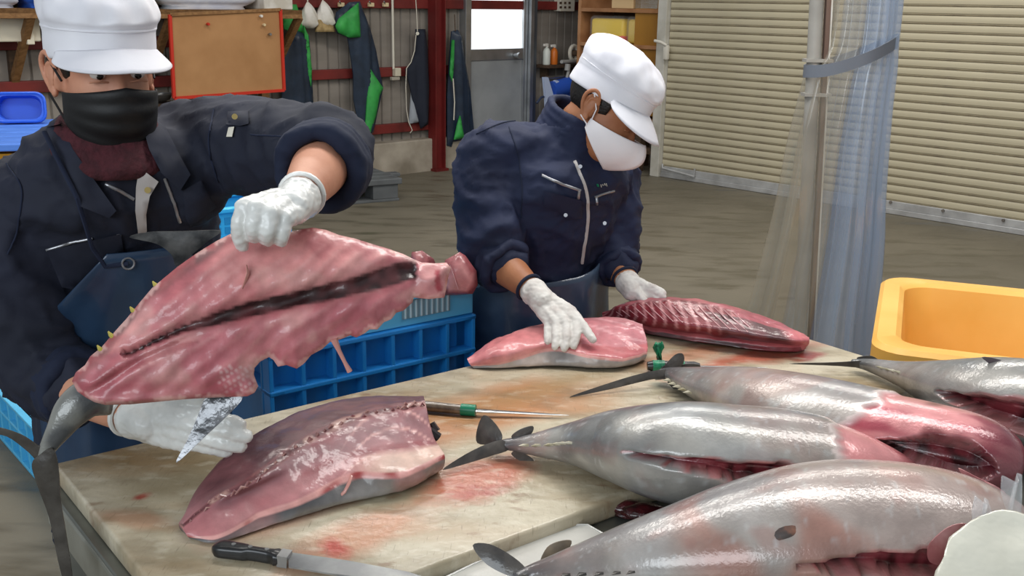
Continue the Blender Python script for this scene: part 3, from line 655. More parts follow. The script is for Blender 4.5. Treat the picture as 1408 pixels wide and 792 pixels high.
# ================================================================ work table, boards, crates
TZ = .80
TA = math.radians(38); TU = V(math.cos(TA), math.sin(TA), 0); TN = V(-math.sin(TA), math.cos(TA), 0)   # along, away
TM = Matrix((TU, TN, Z)).transposed()
u0 = .418; n_far = 1.838; n_near = 1.156; u1 = 2.125
def TP(u, n, z): return TU * u + TN * n + Z * z
def board_mat(name, seed, blood):
    m = mat(name, 'c9bfa9', .38, col2='b3a78e', scale=2.6, lo=.3, hi=.7, bump=.35, bscale=60, coat=.35, croug=.2, detail=8)
    nt = m.node_tree; N = nt.nodes; L = nt.links; b = N['Principled BSDF']; base = [n for n in N if n.type == 'MIX'][0].outputs[2]
    tc = [n for n in N if n.type == 'TEX_COORD'][0]
    def layer(sock, col, mask):
        mx = N.new('ShaderNodeMix'); mx.data_type = 'RGBA'; L.new(mask, mx.inputs[0]); L.new(sock, mx.inputs[6]); mx.inputs[7].default_value = (*lin(col), 1); return mx.outputs[2]
    def nmask(scale, lo, hi, st=(1, 1, 1), off=0, amount=1.):
        mp = N.new('ShaderNodeMapping'); mp.inputs['Scale'].default_value = st; mp.inputs['Location'].default_value = (off, off * .7, 0); mp.inputs['Rotation'].default_value = (0, 0, -TA); L.new(tc.outputs['Object'], mp.inputs[0])
        n = N.new('ShaderNodeTexNoise'); n.inputs['Scale'].default_value = scale; n.inputs['Detail'].default_value = 7; L.new(mp.outputs[0], n.inputs[0])
        r = N.new('ShaderNodeMapRange'); r.inputs[1].default_value = lo; r.inputs[2].default_value = hi; r.inputs[4].default_value = amount; L.new(n.outputs[0], r.inputs[0]); return r.outputs[0]
    def blob(pos, rx, ry, rot, amount, nscale=6.):
        """stain: ellipse on the board (object coordinates) broken up by noise"""
        mp = N.new('ShaderNodeMapping'); mp.vector_type = 'TEXTURE'; mp.inputs['Location'].default_value = pos; mp.inputs['Rotation'].default_value = (0, 0, rot); mp.inputs['Scale'].default_value = (rx, ry, 1)
        L.new(tc.outputs['Object'], mp.inputs[0])
        ln = N.new('ShaderNodeVectorMath'); ln.operation = 'LENGTH'; L.new(mp.outputs[0], ln.inputs[0])
        n = N.new('ShaderNodeTexNoise'); n.inputs['Scale'].default_value = nscale; n.inputs['Detail'].default_value = 6; L.new(tc.outputs['Object'], n.inputs[0])
        ma = N.new('ShaderNodeMath'); ma.operation = 'MULTIPLY_ADD'; L.new(n.outputs[0], ma.inputs[0]); ma.inputs[1].default_value = 2.6; ma.inputs[2].default_value = -1.3
        ad = N.new('ShaderNodeMath'); ad.operation = 'ADD'; L.new(ln.outputs['Value'], ad.inputs[0]); L.new(ma.outputs[0], ad.inputs[1])
        r = N.new('ShaderNodeMapRange'); r.inputs[1].default_value = 1.05; r.inputs[2].default_value = .35; r.inputs[4].default_value = amount; L.new(ad.outputs[0], r.inputs[0]); return r.outputs[0]
    s = layer(base, '85775a', nmask(3.2, .44, .66, (1, 2, 1), seed, .85))
    s = layer(s, '9c7648', nmask(2.2, .46, .72, (1, 3, 1), seed + 3, .6))
    for px, py, rx, ry, rot, am, col, ns in blood:
        p = U(px, py, z=TZ) - V(*BO); s = layer(s, col, blob((p.x, p.y, 0), rx, ry, rot + TA, am, ns))
    s = layer(s, '7a5234', nmask(14, .62, .72, (1, 2, 1), seed + 7, .55))
    s = layer(s, '6f6146', nmask(9, .5, .68, (1, 1.6, 1), seed + 11, .5))
    s = layer(s, 'e0d8c4', nmask(22, .55, .7, (1, 2, 1), seed + 17, .28))
    s = layer(s, '5d4a36', nmask(34, .62, .7, (9, 1, 1), seed + 23, .35))
    L.new(s, b.inputs['Base Color']); return m
BO = TP((u0 + u1) / 2, (n_near + n_far) / 2, .765)
wt = thing('work_table', TP(1.3, 1.25, 0), 'long steel work table with a steel top and leg frame', 'table')
M_tsteel = mat('table_steel', '8f918c', .32, metal=.75, col2='74766f', scale=7, bump=.12, bscale=25)
M_tframe = mat('table_frame', '9a9a92', .4, metal=.4, col2='7d7d74', scale=6, bump=.1)
tn0, tn1 = .38, 1.82; tu0, tu1 = .40, 2.16
MB().box(TP((tu0 + tu1) / 2, (tn0 + tn1) / 2, .75), (tu1 - tu0, tn1 - tn0, .028), TM, .004).build('steel_top', M_tsteel, wt)
for n in (tn0 + .02, tn1 - .02): MB().box(TP((tu0 + tu1) / 2, n, .70), (tu1 - tu0, .04, .07), TM, .004).build('frame_rail', M_tframe, wt)
for u in (tu0 + .02, tu1 + .0): MB().box(TP(u, (tn0 + tn1) / 2, .727), (.045, tn1 - tn0 + .02, .07), TM, .005).build('frame_rail', M_tframe, wt)
for u in (tu0 + .025, tu1 - .005):
    for n in (tn0 + .04, 1.1, tn1 - .05): MB().box(TP(u, n, .346), (.05, .05, .69), TM, .004).build('leg', M_tframe, wt)
for u in (tu0 + .02, tu1 - .02):
    MB().bar(TP(u, tn1 - .1, .62), TP(u, 1.15, .2), .03, .04).build('diagonal_brace', M_tframe, wt)
    MB().box(TP(u, (tn0 + tn1) / 2, .18), (.035, tn1 - tn0 - .1, .035), TM).build('stretcher', M_tframe, wt)
# big board
blood = [(645, 655, .13, .075, 0, .8, 'a9482e', 5), (638, 680, .045, .03, 0, 1, '8e1712', 22), (680, 560, .42, .13, 0, .8, 'b0703c', 3), (480, 745, .22, .06, .2, .6, 'c0714a', 5), (458, 752, .025, .04, 0, .9, 'b03224', 12),
         (195, 682, .026, .013, .2, .95, '9c3a34', 20), (170, 712, .09, .03, -.9, .5, 'a86a45', 7), (330, 640, .18, .06, 0, .6, '85775a', 4), (1030, 492, .3, .05, -.1, .8, 'b0452c', 5), (1110, 490, .05, .025, 0, .9, '8e1f1c', 9), (940, 490, .2, .05, -.05, .55, 'b5623a', 5),
         (760, 530, .3, .06, 0, .5, '8f7a50', 4), (690, 672, .03, .02, 0, .5, 'a8554a', 8), (420, 700, .2, .05, .1, .5, 'a35a40', 4)]
bd = thing('cutting_board', BO, 'large stained cream cutting board lying on the steel work table', 'cutting board')
MB().box(TP((u0 + u1) / 2, (n_near + n_far) / 2, .782), (u1 - u0, n_far - n_near, .036), TM, .006).build('board_slab', board_mat('board_big', 1.3, blood), bd, True, 50)
# faint saw line of the second plank on the near left corner
p0, p1 = U(260, 782, z=TZ), U(300, 769, z=TZ)
bd2c = TP(.84, .75, .764)
b2 = thing('small_cutting_board', bd2c, 'thinner grey-white cutting board on the steel top under the nearest tuna', 'cutting board')
q = [U(555, 822, z=.777), U(700, 752, z=.777), U(782, 722, z=.777), U(808, 722, z=.777), U(836, 738, z=.777), U(905, 800, z=.777), U(780, 870, z=.777), U(560, 900, z=.777)]
MB().prism([V(p.x, p.y, .7645) for p in q], V(0, 0, .0125)).build('board_slab', mat('board_grey', 'cfcdc6', .35, col2='b9b7b0', scale=5, bump=.3, bscale=40, coat=.4, croug=.15), b2)
MB().tube([p + V(0, 0, .0) for p in q] + [q[0]], .0022, 6).build('bevelled_edge', bpy.data.materials['board_grey'], b2)

# ---------------- blue crates behind the table
M_cr = mat('crate_blue', '2486d0', .35, col2='1c78c2', scale=4); M_crl = mat('crate_light_blue', '5fb4d8', .4, col2='4ba3cc', scale=4)
cn0 = 1.93; cz = .855
pr = U(655, 432, z=cz); cu1 = pr.dot(TU); cn0 = pr.dot(TN); cu0 = cu1 - .55; cdp = .48
cr1 = thing('blue_crate', TP((cu0 + cu1) / 2, cn0 + cdp / 2, 0), 'large bright blue ribbed plastic container behind the cutting board', 'crate')
def cbox(name, u_0, u_1, n_0, n_1, z0, z1, m, par, bev=.004): return MB().box(TP((u_0 + u_1) / 2, (n_0 + n_1) / 2, (z0 + z1) / 2), (u_1 - u_0, n_1 - n_0, z1 - z0), TM, bev).build(name, m, par)
cbox('front_wall', cu0, cu1, cn0 + .035, cn0 + .05, 0.05, cz, M_cr, cr1); cbox('back_wall', cu0, cu1, cn0 + cdp - .05, cn0 + cdp - .035, .05, cz, M_cr, cr1)
cbox('end_wall', cu0 + .035, cu0 + .05, cn0 + .05, cn0 + cdp - .05, .05, cz, M_cr, cr1); cbox('end_wall', cu1 - .05, cu1 - .035, cn0 + .05, cn0 + cdp - .05, .05, cz, M_cr, cr1)
cbox('crate_floor', cu0 + .03, cu1 - .03, cn0 + .04, cn0 + cdp - .04, .03, .06, M_cr, cr1)
for z in (cz, cz - .085, .45, .1):
    cbox('rim_rail', cu0, cu1, cn0, cn0 + .037, z - .012, z, M_cr, cr1, .003); cbox('rim_rail', cu0, cu1, cn0 + cdp - .037, cn0 + cdp, z - .012, z, M_cr, cr1, .003)
    cbox('rim_rail', cu1 - .037, cu1, cn0, cn0 + cdp, z - .012, z - .001, M_cr, cr1, .003); cbox('rim_rail', cu0, cu0 + .037, cn0, cn0 + cdp, z - .012, z - .001, M_cr, cr1, .003)
for k in range(8):
    u = cu0 + .006 + (cu1 - cu0 - .012) * k / 7; cbox('rib', u - .005, u + .005, cn0 + .002, cn0 + .037, .05, cz - .006, M_cr, cr1, .002)
for k in range(4):
    n = cn0 + .04 + (cdp - .08) * k / 3; cbox('rib', cu1 - .037, cu1 - .002, n - .005, n + .005, .05, cz - .006, M_cr, cr1, .002)
# light blue tray on top
tz0 = cz + .001; tz1 = cz + .075
tr = thing('light_blue_tray', TP((cu0 + cu1) / 2, cn0 + cdp / 2, tz0), 'light blue plastic tray of tuna pieces on top of the blue container', 'tray')
a0, a1, b0, b1 = cu0 + .02, cu1 - .002, cn0 + .012, cn0 + cdp - .0
cbox('tray_floor', a0, a1, b0, b1, tz0, tz0 + .008, M_crl, tr)
for (x0, x1, y0, y1) in ((a0, a1, b0, b0 + .01), (a0, a1, b1 - .01, b1), (a0, a0 + .01, b0, b1), (a1 - .01, a1, b0, b1)): cbox('tray_wall', x0, x1, y0, y1, tz0, tz1, M_crl, tr, .002)
for (x0, x1, y0, y1) in ((a0 - .012, a1 + .012, b0 - .014, b0 + .01), (a0 - .012, a1 + .012, b1 - .01, b1 + .014), (a0 - .014, a0 + .01, b0, b1), (a1 - .01, a1 + .014, b0, b1)): cbox('tray_rim', x0, x1, y0, y1, tz1 - .008, tz1 + .002, M_crl, tr, .002)
for k in range(9): cbox('slot_bar', a1 - .2 + .015 * k, a1 - .196 + .015 * k, b0 - .006, b0, tz0 + .02, tz1 - .012, mat('slot_pale', 'a9c4cf', .4) if k == 0 else bpy.data.materials['slot_pale'], tr, 0)
cbox('slot_panel', a1 - .205, a1 - .07, b0 - .0025, b0, tz0 + .018, tz1 - .01, mat('slot_dark', '6d8f9e', .5), tr, 0)
# small basket
kz = .003; kp = U(300, 300, y=2.62); ku, kn = kp.dot(TU), kp.dot(TN)
bk = thing('light_blue_basket', V(kp.x, kp.y, kz), 'tall light blue slotted basket standing on the floor behind the gloved hand', 'basket')
M_bk = mat('basket_blue', '3fb6ea', .35)
ku = kp.dot(TU); kn = kp.dot(TN); kh = kp.z + .012
for (x0, x1, y0, y1) in ((-.02, .2, -.005, .005), (-.02, .2, .2, .21), (-.02, -.01, 0, .2), (.19, .2, 0, .2)):
    cbox('basket_wall', ku + x0, ku + x1, kn + y0, kn + y1, kz, kh, M_bk, bk, .002)
    cbox('basket_rim', ku + x0 - .008, ku + x1 + .008, kn + y0 - .008, kn + y1 + .008, kh, kh + .012, M_bk, bk, .003)
cbox('basket_floor', ku - .02, ku + .2, kn, kn + .2, kz - .001, kz + .006, M_bk, bk)
for r in range(2):
    for k in range(8): cbox('slot', ku - .012 + .026 * k, ku + .004 + .026 * k, kn - .0062, kn - .005, kh - .03 - .024 * r, kh - .012 - .024 * r, mat('slot_blue', '2a8fc4', .5) if (k + r) == 0 else bpy.data.materials['slot_blue'], bk, 0)
# low crate on the floor at left
l0, l1 = U(0, 604, z=0), U(97, 716, z=0); lu = (l1 - l0); lu.z = 0; ll = lu.length; lu.normalize(); ln = V(-lu.y, lu.x, 0)
if ln.y < 0: ln = -ln
LM = Matrix((lu, ln, Z)).transposed() if lu.cross(ln).z > 0 else Matrix((-lu, ln, Z)).transposed()
lc = thing('low_blue_crate', l0 + lu * .4 + ln * .25, 'low light blue open crate on the floor at the end of the table', 'crate')
M_lc = mat('low_crate_blue', '5cb8e0', .4, col2='49a6d0', scale=4); LH = .2
def lbox(nm, a, b, c, d, z0, z1): return MB().box(l0 + lu * ((a + b) / 2) + ln * ((c + d) / 2) + Z * ((z0 + z1) / 2), (abs(b - a), abs(d - c), z1 - z0), LM, .003).build(nm, M_lc, lc)
la, lb = -.5, ll + .15
lbox('side_wall', la, lb, .02, .03, 0, LH); lbox('side_wall', la, lb, .52, .53, 0, LH); lbox('end_wall', la, la + .01, .02, .53, 0, LH); lbox('end_wall', lb - .01, lb, .02, .53, 0, LH); lbox('crate_floor', la, lb, .02, .53, 0.0, .015)
lbox('rim_rail', la, lb, 0, .03, LH - .012, LH); lbox('rim_rail', la, lb, 0, .03, LH - .08, LH - .07); lbox('rim_rail', la, lb, .52, .55, LH - .012, LH); lbox('rim_rail', la, lb, 0, .03, 0, .012)
k = la
while k < lb: lbox('rib', k, k + .008, 0, .022, 0, LH - .01); k += .11
# ================================================================ tuna
def J(p):
    q = Vector(p) - CAM; d = q.dot(FW); return np.array((704 + FPX * q.dot(RT) / d, 396 - FPX * q.dot(UP) / d))
M_skin = mat('tuna_skin', 'a0a0a0', .3, attr=True, vary=.26, scale=14, lo=.3, hi=.7, coat=.6, croug=.1, bump=.15, bscale=170, metal=.12, detail=10, spec=.6)
M_meat = mat('tuna_meat', 'c07070', .45, attr=True, vary=.18, scale=34, lo=.3, hi=.7, stretch=(1, 1, 1), coat=.4, croug=.12, bump=.4, bscale=45, detail=6)
M_fin = mat('tuna_fin', '3b3836', .35, col2='55504b', scale=30, stretch=(1, 1, 1), coat=.4, bump=.3, bscale=80)
M_finlet = mat('finlet', 'c9c3b0', .4, col2='8d8466', scale=40)
def blade(name, pix, y, m, parent, th=.007, dy=0., step=.012, ys=None):
    """thin fin from an outline; y = distance of the outline (or per point ys)"""
    if ys is None: ys = [y] * len(pix)
    sm = cr([(a, b, c) for (a, b), c in zip(pix, ys)], len(pix) * 4, True); P = [U(a, b, y=c) for a, b, c in sm]
    c = sum(P, V(0, 0, 0)) / len(P)
    A = np.array([list(p - c) for p in P]); uu, ss, vt = np.linalg.svd(A); ex, ey, en = V(*vt[0]), V(*vt[1]), V(*vt[2])
    if en.dot(CAM - c) < 0: en = -en
    if ex.cross(ey).dot(en) < 0: ey = -ey
    o2 = [((p - c).dot(ex), (p - c).dot(ey)) for p in P]
    ar = sum(o2[i][0] * o2[(i + 1) % len(o2)][1] - o2[(i + 1) % len(o2)][0] * o2[i][1] for i in range(len(o2)))
    if ar < 0: o2 = o2[::-1]
    f = lambda p, d: th * min(1, (d / .02 + .15)) ; b = lambda p, d: -th * min(1, (d / .02 + .15))
    mb, *_ = slab_mesh(o2, step, c, ex, ey, en, f, b)
    return mb.build(name, m, parent, True, 60)

C_dors, C_flank, C_vent = lin('3b3f44'), lin('75797c'), lin('96938d')
C_meat, C_meatd, C_blood, C_pale = lin('c98384'), lin('9c4450'), lin('3a0d14'), lin('d6c4c0')
def fish(name, label, axis, el, slits, cut, seed, group='whole headless tunas on the table', N=170, M=112, tone=1., pink=.3, warm=0.):
    """axis: (px,py,z,rpx); el: elevation of belly direction; slits: (t0,t1,phi0,phi1,halfwidth,depth); cut: fn(phi)->t where skin ends"""
    C = np.array([list(U(a, b, z=c)) for a, b, c, r in axis]); slant = [(V(*c) - CAM).length for c in C]
    rad = np.array([[a[3] * s / FPX] for a, s in zip(axis, slant)])
    seg = np.concatenate([[0], np.cumsum(np.linalg.norm(np.diff(C, axis=0), axis=1))]); seg /= seg[-1]
    big = cr(np.concatenate([C, rad, seg[:, None]], 1), 600)
    tt = np.linspace(0, 1, N); idx = np.interp(tt, np.maximum.accumulate(big[:, 4]), np.arange(600))
    S = np.stack([np.interp(idx, np.arange(600), big[:, k]) for k in range(5)], 1); c = S[:, :3]; r = S[:, 3]
    T = np.gradient(c, axis=0); T /= np.linalg.norm(T, axis=1, keepdims=True)
    Hc = np.cross(T, [0, 0, 1.]); Hc /= np.linalg.norm(Hc, axis=1, keepdims=True); Hc *= np.where(Hc[:, 1:2] > 0, -1, 1)
    Up = np.cross(Hc, T); Up *= np.where(Up[:, 2:3] < 0, -1, 1)
    E1 = Hc * math.cos(el) + Up * math.sin(el); E2 = -Hc * math.sin(el) + Up * math.cos(el)
    P = np.zeros((N, M, 3)); col = np.zeros((N, M, 3)); meatm = np.zeros((N, M))
    for i in range(N):
        t = tt[i]
        for k in range(M):
            ph = 2 * math.pi * k / M; x, y = math.cos(ph), math.sin(ph)
            a, b = r[i] * 1.14, r[i] * .9
            pk = 1 + .05 * abs(x) ** 6                       # slight keel on belly and back
            p = c[i] + E1[i] * a * x * pk + E2[i] * b * y
            phd = (math.degrees(ph) + 180) % 360 - 180
            n1 = nz(p, 9, seed); n2 = nz(p, 30, seed + 5); n3 = nz(p, 4, seed + 9)
            base = mixc(C_flank, C_vent, float(sstep(.1, .95, x))) if x > 0 else mixc(C_flank, C_dors, float(sstep(.35, .95, -x)))
            base = mixc(base, lin('a4a7a8'), .45 * float(sstep(.05, .5, n1)))
            base = mixc(base, lin('55595d'), .55 * float(sstep(.05, .5, -n1 + .3 * n2)))
            base = mixc(base, lin('b58f84'), pink * float(sstep(.0, .45, n3 + .25 * n2)))
            base = mixc(base, lin('a08f88'), warm * (.35 + .65 * float(sstep(.3, .6, t + .3 * n3))))
            base = mixc(base, lin('9a5a45'), warm * .75 * float(sstep(.12, .42, nz((t * 9, phd * .012, seed), 1.1) + .3 * n1)) * float(sstep(.28, .4, t)) * float(sstep(.72, .55, t)))
            base = mixc(base, C_dors, .75 * float(sstep(.14, .02, t)))
            base = mixc(base, lin('8c5a50'), .5 * pink * float(sstep(.25, .5, nz((p[0], p[1] * 1.5, p[2]), 18, seed + 31))))
            sc = nz((t * 90, phd * .09, seed), 1.0); base = mixc(base, lin('b9bbbb'), .4 * float(sstep(.3, .6, sc)) * (1 if abs(x) < .95 else .3))
            base = tuple(v * tone for v in base)
            disp = 0.
            for (t0, t1, f0, f1, hw, dp) in slits:
                if t0 - .05 < t < t1 + .05:
                    u = (t - t0) / (t1 - t0); pc = f0 + (f1 - f0) * u; uc = min(1, max(0, u)); w = hw * min(1, uc * 1.7) ** .75 * (1 - uc ** 7) + .001
                    dd = abs(phd - pc + 4 * n2) / w if 0 < u < 1 else 9
                    dd = max(dd, 0)
                    ins = float(sstep(1.0, .78, dd)); disp += ins * dp
                    if ins > 0: base = mixc(base, mixc(lin('7c3038'), lin('31080d'), float(sstep(-.3, .4, nz((t * 30, phd * .02, seed), 1.5)))), ins)
                    rim = float(sstep(1.28, 1.03, dd)) * (1 - ins) if 0 < u < 1 else 0
                    base = mixc(base, lin('b86f6d'), rim * .85)
            tc_ = cut(phd) + .02 * nz((phd * .03, seed, t), 1.7) + .012 * nz((phd * .12, seed, 0), 1.1)
            if t > tc_:
                m_ = mixc(C_meat, C_meatd, float(sstep(-.1, .5, n1 + .4 * n2 + .25 * math.sin(phd * .25))))
                m_ = mixc(m_, lin('5c1019'), .8 * float(sstep(.22, .5, nz(p, 14, seed + 20))))
                if disp > 0: m_ = mixc(m_, base, min(1, disp * 60))
                m_ = mixc(m_, lin('5e1a2a'), .75 * float(sstep(.88, .97, t)))
                e = float(sstep(tc_ + .028, tc_ + .004, t)); base = mixc(m_, lin('c9c0bb'), e * .9); disp += .006 * (1 - e); meatm[i, k] = 1
            nrm = p - c[i]; nrm /= (np.linalg.norm(nrm) + 1e-9)
            P[i, k] = p - nrm * min(disp, r[i] * .7) + nrm * .0016 * n1
            col[i, k] = base
    root = thing(name, V(*c[N // 2]) - Z * float(r[N // 2]), label, 'fish', group)
    mb = grid_mb(P, True, True); mb.build('body', M_skin, root, True, 0, cols=col.reshape(-1, 3))
    def at(t, phd, out=0.):
        i = min(N - 1, max(0, int(t * (N - 1)))); ph = math.radians(phd)
        n = E1[i] * math.cos(ph) * 1.14 + E2[i] * math.sin(ph) * .9
        p = c[i] + n * r[i]; nn = n / np.linalg.norm(n); return V(*(p + nn * out)), V(*nn), V(*T[i])
    def finlets(ts, ph, h=.014, m=M_finlet):
        for t in ts:
            p, n, tg = at(t, ph, -.002); e = tg.cross(n)
            MB().add([p - tg * .009 - e * .003, p + tg * .009 - e * .003, p + tg * .009 + e * .003, p - tg * .009 + e * .003, p - tg * .014 + n * h], [(0, 1, 4), (1, 2, 4), (2, 3, 4), (3, 0, 4), (3, 2, 1, 0)]).build('finlet', m, root)
    return root, at, finlets

ST = .765
# middle tuna
B, atB, flB = fish('whole_tuna', 'headless silver tuna lying half on the cutting board, short belly slit open',
    [(678, 613, .822, 7), (700, 611, .825, 10), (735, 611, .832, 17), (790, 609, .846, 33), (850, 612, .866, 55), (920, 621, .882, 74), (1000, 630, .875, 80), (1080, 638, .862, 80), (1150, 645, .858, 70), (1205, 652, .85, 52), (1252, 655, .84, 26), (1262, 656, .838, 12)],
    math.radians(17), [(.40, .88, 1, -20, 17, .05)], lambda f: .80 - .02 * math.cos(math.radians(f - 60)) + .0009 * max(0, -f), 1.7)
flB([.10, .13, .16, .19, .22, .25], 2); flB([.11, .15, .19, .23], 178)
yB = U(690, 612, z=.825).y
blade('tail_fluke', [(690, 598), (689, 610), (676, 611), (655, 609), (659, 590), (665, 571), (678, 580)], yB, M_fin, B, .005, ys=[yB + .01] * 3 + [yB + .03, yB + .05, yB + .05, yB + .03])
blade('tail_fluke', [(690, 606), (700, 618), (675, 627), (640, 638), (608, 646), (640, 625), (668, 611)], yB, M_fin, B, .006, ys=[yB, yB - .01, yB - .03, yB - .05, yB - .07, yB - .05, yB - .02])
blade('keel_fin', [(703, 600), (716, 590), (733, 586), (730, 597), (712, 606)], yB, M_fin, B, .006)
blade('keel_fin', [(703, 624), (716, 634), (736, 639), (730, 629), (712, 620)], yB - .01, M_fin, B, .006)
# far tuna
A_, atA, flA = fish('whole_tuna', 'headless pale tuna with a raw red head end and dark open gut cavity',
    [(900, 517, .82, 6), (920, 514, .825, 10), (950, 523, .832, 21), (1010, 540, .848, 39), (1090, 566, .862, 58), (1180, 592, .865, 65), (1270, 612, .865, 66), (1340, 628, .858, 62), (1380, 640, .85, 50), (1391, 645, .845, 30)],
    math.radians(4), [(.74, .955, 14, 10, 30, .07), (.55, .80, -2, 4, 13, .03)], lambda f: .66 + .0002 * f + .03 * math.cos(math.radians(f - 90)), 4.2, tone=1.12, pink=.35, warm=.35)
flA([.09, .12, .15, .18, .21], -12); flA([.12, .16, .20], 176)
yA = U(905, 515, z=.825).y
blade('tail_fluke', [(915, 508), (925, 518), (895, 522), (840, 535), (783, 546), (830, 529), (880, 514)], yA, M_fin, A_, .006, ys=[yA, yA, yA - .02, yA - .05, yA - .08, yA - .05, yA - .02])
blade('tail_fluke', [(905, 512), (915, 501), (928, 488), (938, 486), (941, 494), (936, 504), (920, 510)], yA + .02, M_fin, A_, .005)
blade('keel_fin', [(930, 505), (945, 500), (962, 502), (955, 512), (938, 514)], yA + .05, M_fin, A_, .008)
blade('keel_fin', [(918, 524), (930, 538), (945, 546), (958, 545), (945, 530)], yA - .02, M_fin, A_, .006)
# nearest tuna
C_, atC, flC = fish('whole_tuna', 'headless tuna with reddish flanks and long belly cut, tail on the grey-white board',
    [(708, 796, .785, 8), (735, 787, .79, 13), (780, 781, .80, 27), (850, 771, .82, 46), (930, 759, .842, 66), (1020, 745, .86, 86), (1120, 735, .868, 100), (1220, 735, .866, 102), (1310, 742, .86, 92), (1370, 748, .852, 70), (1395, 752, .846, 48), (1401, 753, .845, 30)],
    math.radians(11), [(.50, .90, -1, -3, 15, .05)], lambda f: .96 - .05 * float(sstep(80, 175, abs(f))), 7.9, tone=1.05, pink=.75, warm=.8)
flC([.12, .155, .19, .225, .26], 3, .012, M_fin)
yC = U(720, 788, z=.79).y
blade('tail_fluke', [(718, 792), (700, 792), (668, 775), (650, 750), (672, 748), (700, 762), (722, 780)], yC, M_fin, C_, .005, ys=[yC, yC, yC + .01, yC + .03, yC + .03, yC + .02, yC])
blade('tail_fluke', [(715, 790), (728, 800), (700, 830), (670, 860), (690, 815)], yC - .02, M_fin, C_, .005)
blade('keel_fin', [(742, 776), (752, 753), (770, 744), (786, 744), (778, 760), (760, 775)], yC + .045, mat('fin_tan', '8d7d68', .35, col2='5d544b', scale=20, coat=.3), C_, .006)
p, n, tg = atC(.50, 26, .001); e = tg.cross(n)
MB().add([p + tg * .021 * math.cos(a) * q + e * .011 * math.sin(a) * q + n * (.004 * (1 - q)) for q in (1, .55, .1) for a in np.linspace(0, 2 * math.pi, 14, endpoint=False)], [(j * 14 + i, j * 14 + (i + 1) % 14, (j + 1) * 14 + (i + 1) % 14, (j + 1) * 14 + i) for j in range(2) for i in range(14)] + [tuple(range(28, 42))]).build('fin_pit', mat('fin_pit', '8c5f4c', .35, col2='4d4340', scale=60), C_, True, 0)
blade('gill_flap', [(1290, 735), (1310, 722), (1332, 722), (1322, 748), (1300, 775), (1278, 772), (1276, 752)], U(1300, 745, z=.86).y - .135, mat('flap_pink', 'b98f8d', .35, col2='8c4f50', scale=18, coat=.5), C_, .006)
blade('collar_flesh', [(1318, 644), (1345, 657), (1375, 672), (1393, 690), (1388, 702), (1368, 690), (1335, 665)], U(1340, 668, z=.88).y - .02, mat('collar_pink', 'd39a9a', .35, col2='b56a6e', scale=25, coat=.5), C_, .012)
# right rear tuna
D_, atD, flD = fish('whole_tuna', 'dark grey tuna with opened belly lying beside the orange-yellow tub',
    [(1172, 499, .82, 5), (1195, 502, .825, 9), (1240, 514, .835, 18), (1300, 531, .85, 38), (1370, 548, .862, 58), (1450, 566, .865, 66), (1560, 588, .862, 64), (1660, 608, .85, 45), (1700, 616, .84, 25)],
    math.radians(16), [(.38, .98, -10, -14, 34, .05)], lambda f: .93, 12.3, tone=.85, pink=.15)
flD([.14, .17, .20, .23], 6); yD = U(1190, 501, z=.825).y
blade('tail_fluke', [(1195, 496), (1197, 506), (1150, 503), (1085, 500), (1150, 498)], yD, M_fin, D_, .005)
blade('tail_fluke', [(1188, 498), (1178, 492), (1196, 489), (1208, 495), (1204, 502)], yD + .02, M_fin, D_, .005)
blade('dorsal_flap', [(1350, 491), (1380, 496), (1408, 510), (1440, 520), (1440, 535), (1400, 528), (1372, 508)], U(1390, 515, z=.92).y, mat('flap_dark', '6d6265', .4, col2='544a4f', scale=12, coat=.4), D_, .004)

# ---------------------------------------------------------------- fillets on the board
def fillet(name, label, rails, colfn, N=110, M=12, seed=0., lump=.004, group='cut tuna sides', cat='fish fillet'):
    R3 = [[U(a, b, z=c) for a, b, c in r] for r in rails]
    mb, P = railloft(R3, N, M); n, m = P.shape[:2]
    cols = np.zeros((n, m, 3)); Q = P.copy(); cen = P.mean(1)
    for i in range(n):
        for k in range(m):
            p = P[i, k]; d = p - cen[i]; d = d / (np.linalg.norm(d) + 1e-9)
            Q[i, k] = p + d * lump * (nz(p, 22, seed) + .5 * nz(p, 55, seed)) * (1 if p[2] > .806 else 0)
            Q[i, k, 2] = max(Q[i, k, 2], .8005)
            cols[i, k] = colfn(i / (n - 1), k / M, p)
    mb.v = [V(*q) for q in Q.reshape(-1, 3)]
    c = V(*cen[n // 2]); root = thing(name, V(c.x, c.y, .8), label, cat, group)
    mb.build('fillet_body', M_meat, root, True, 70, cols=cols.reshape(-1, 3))
    return root, P
cF1, cF2, cF3, cSk = lin('a06a6c'), lin('c98585'), lin('6d3238'), lin('6f6d6b')
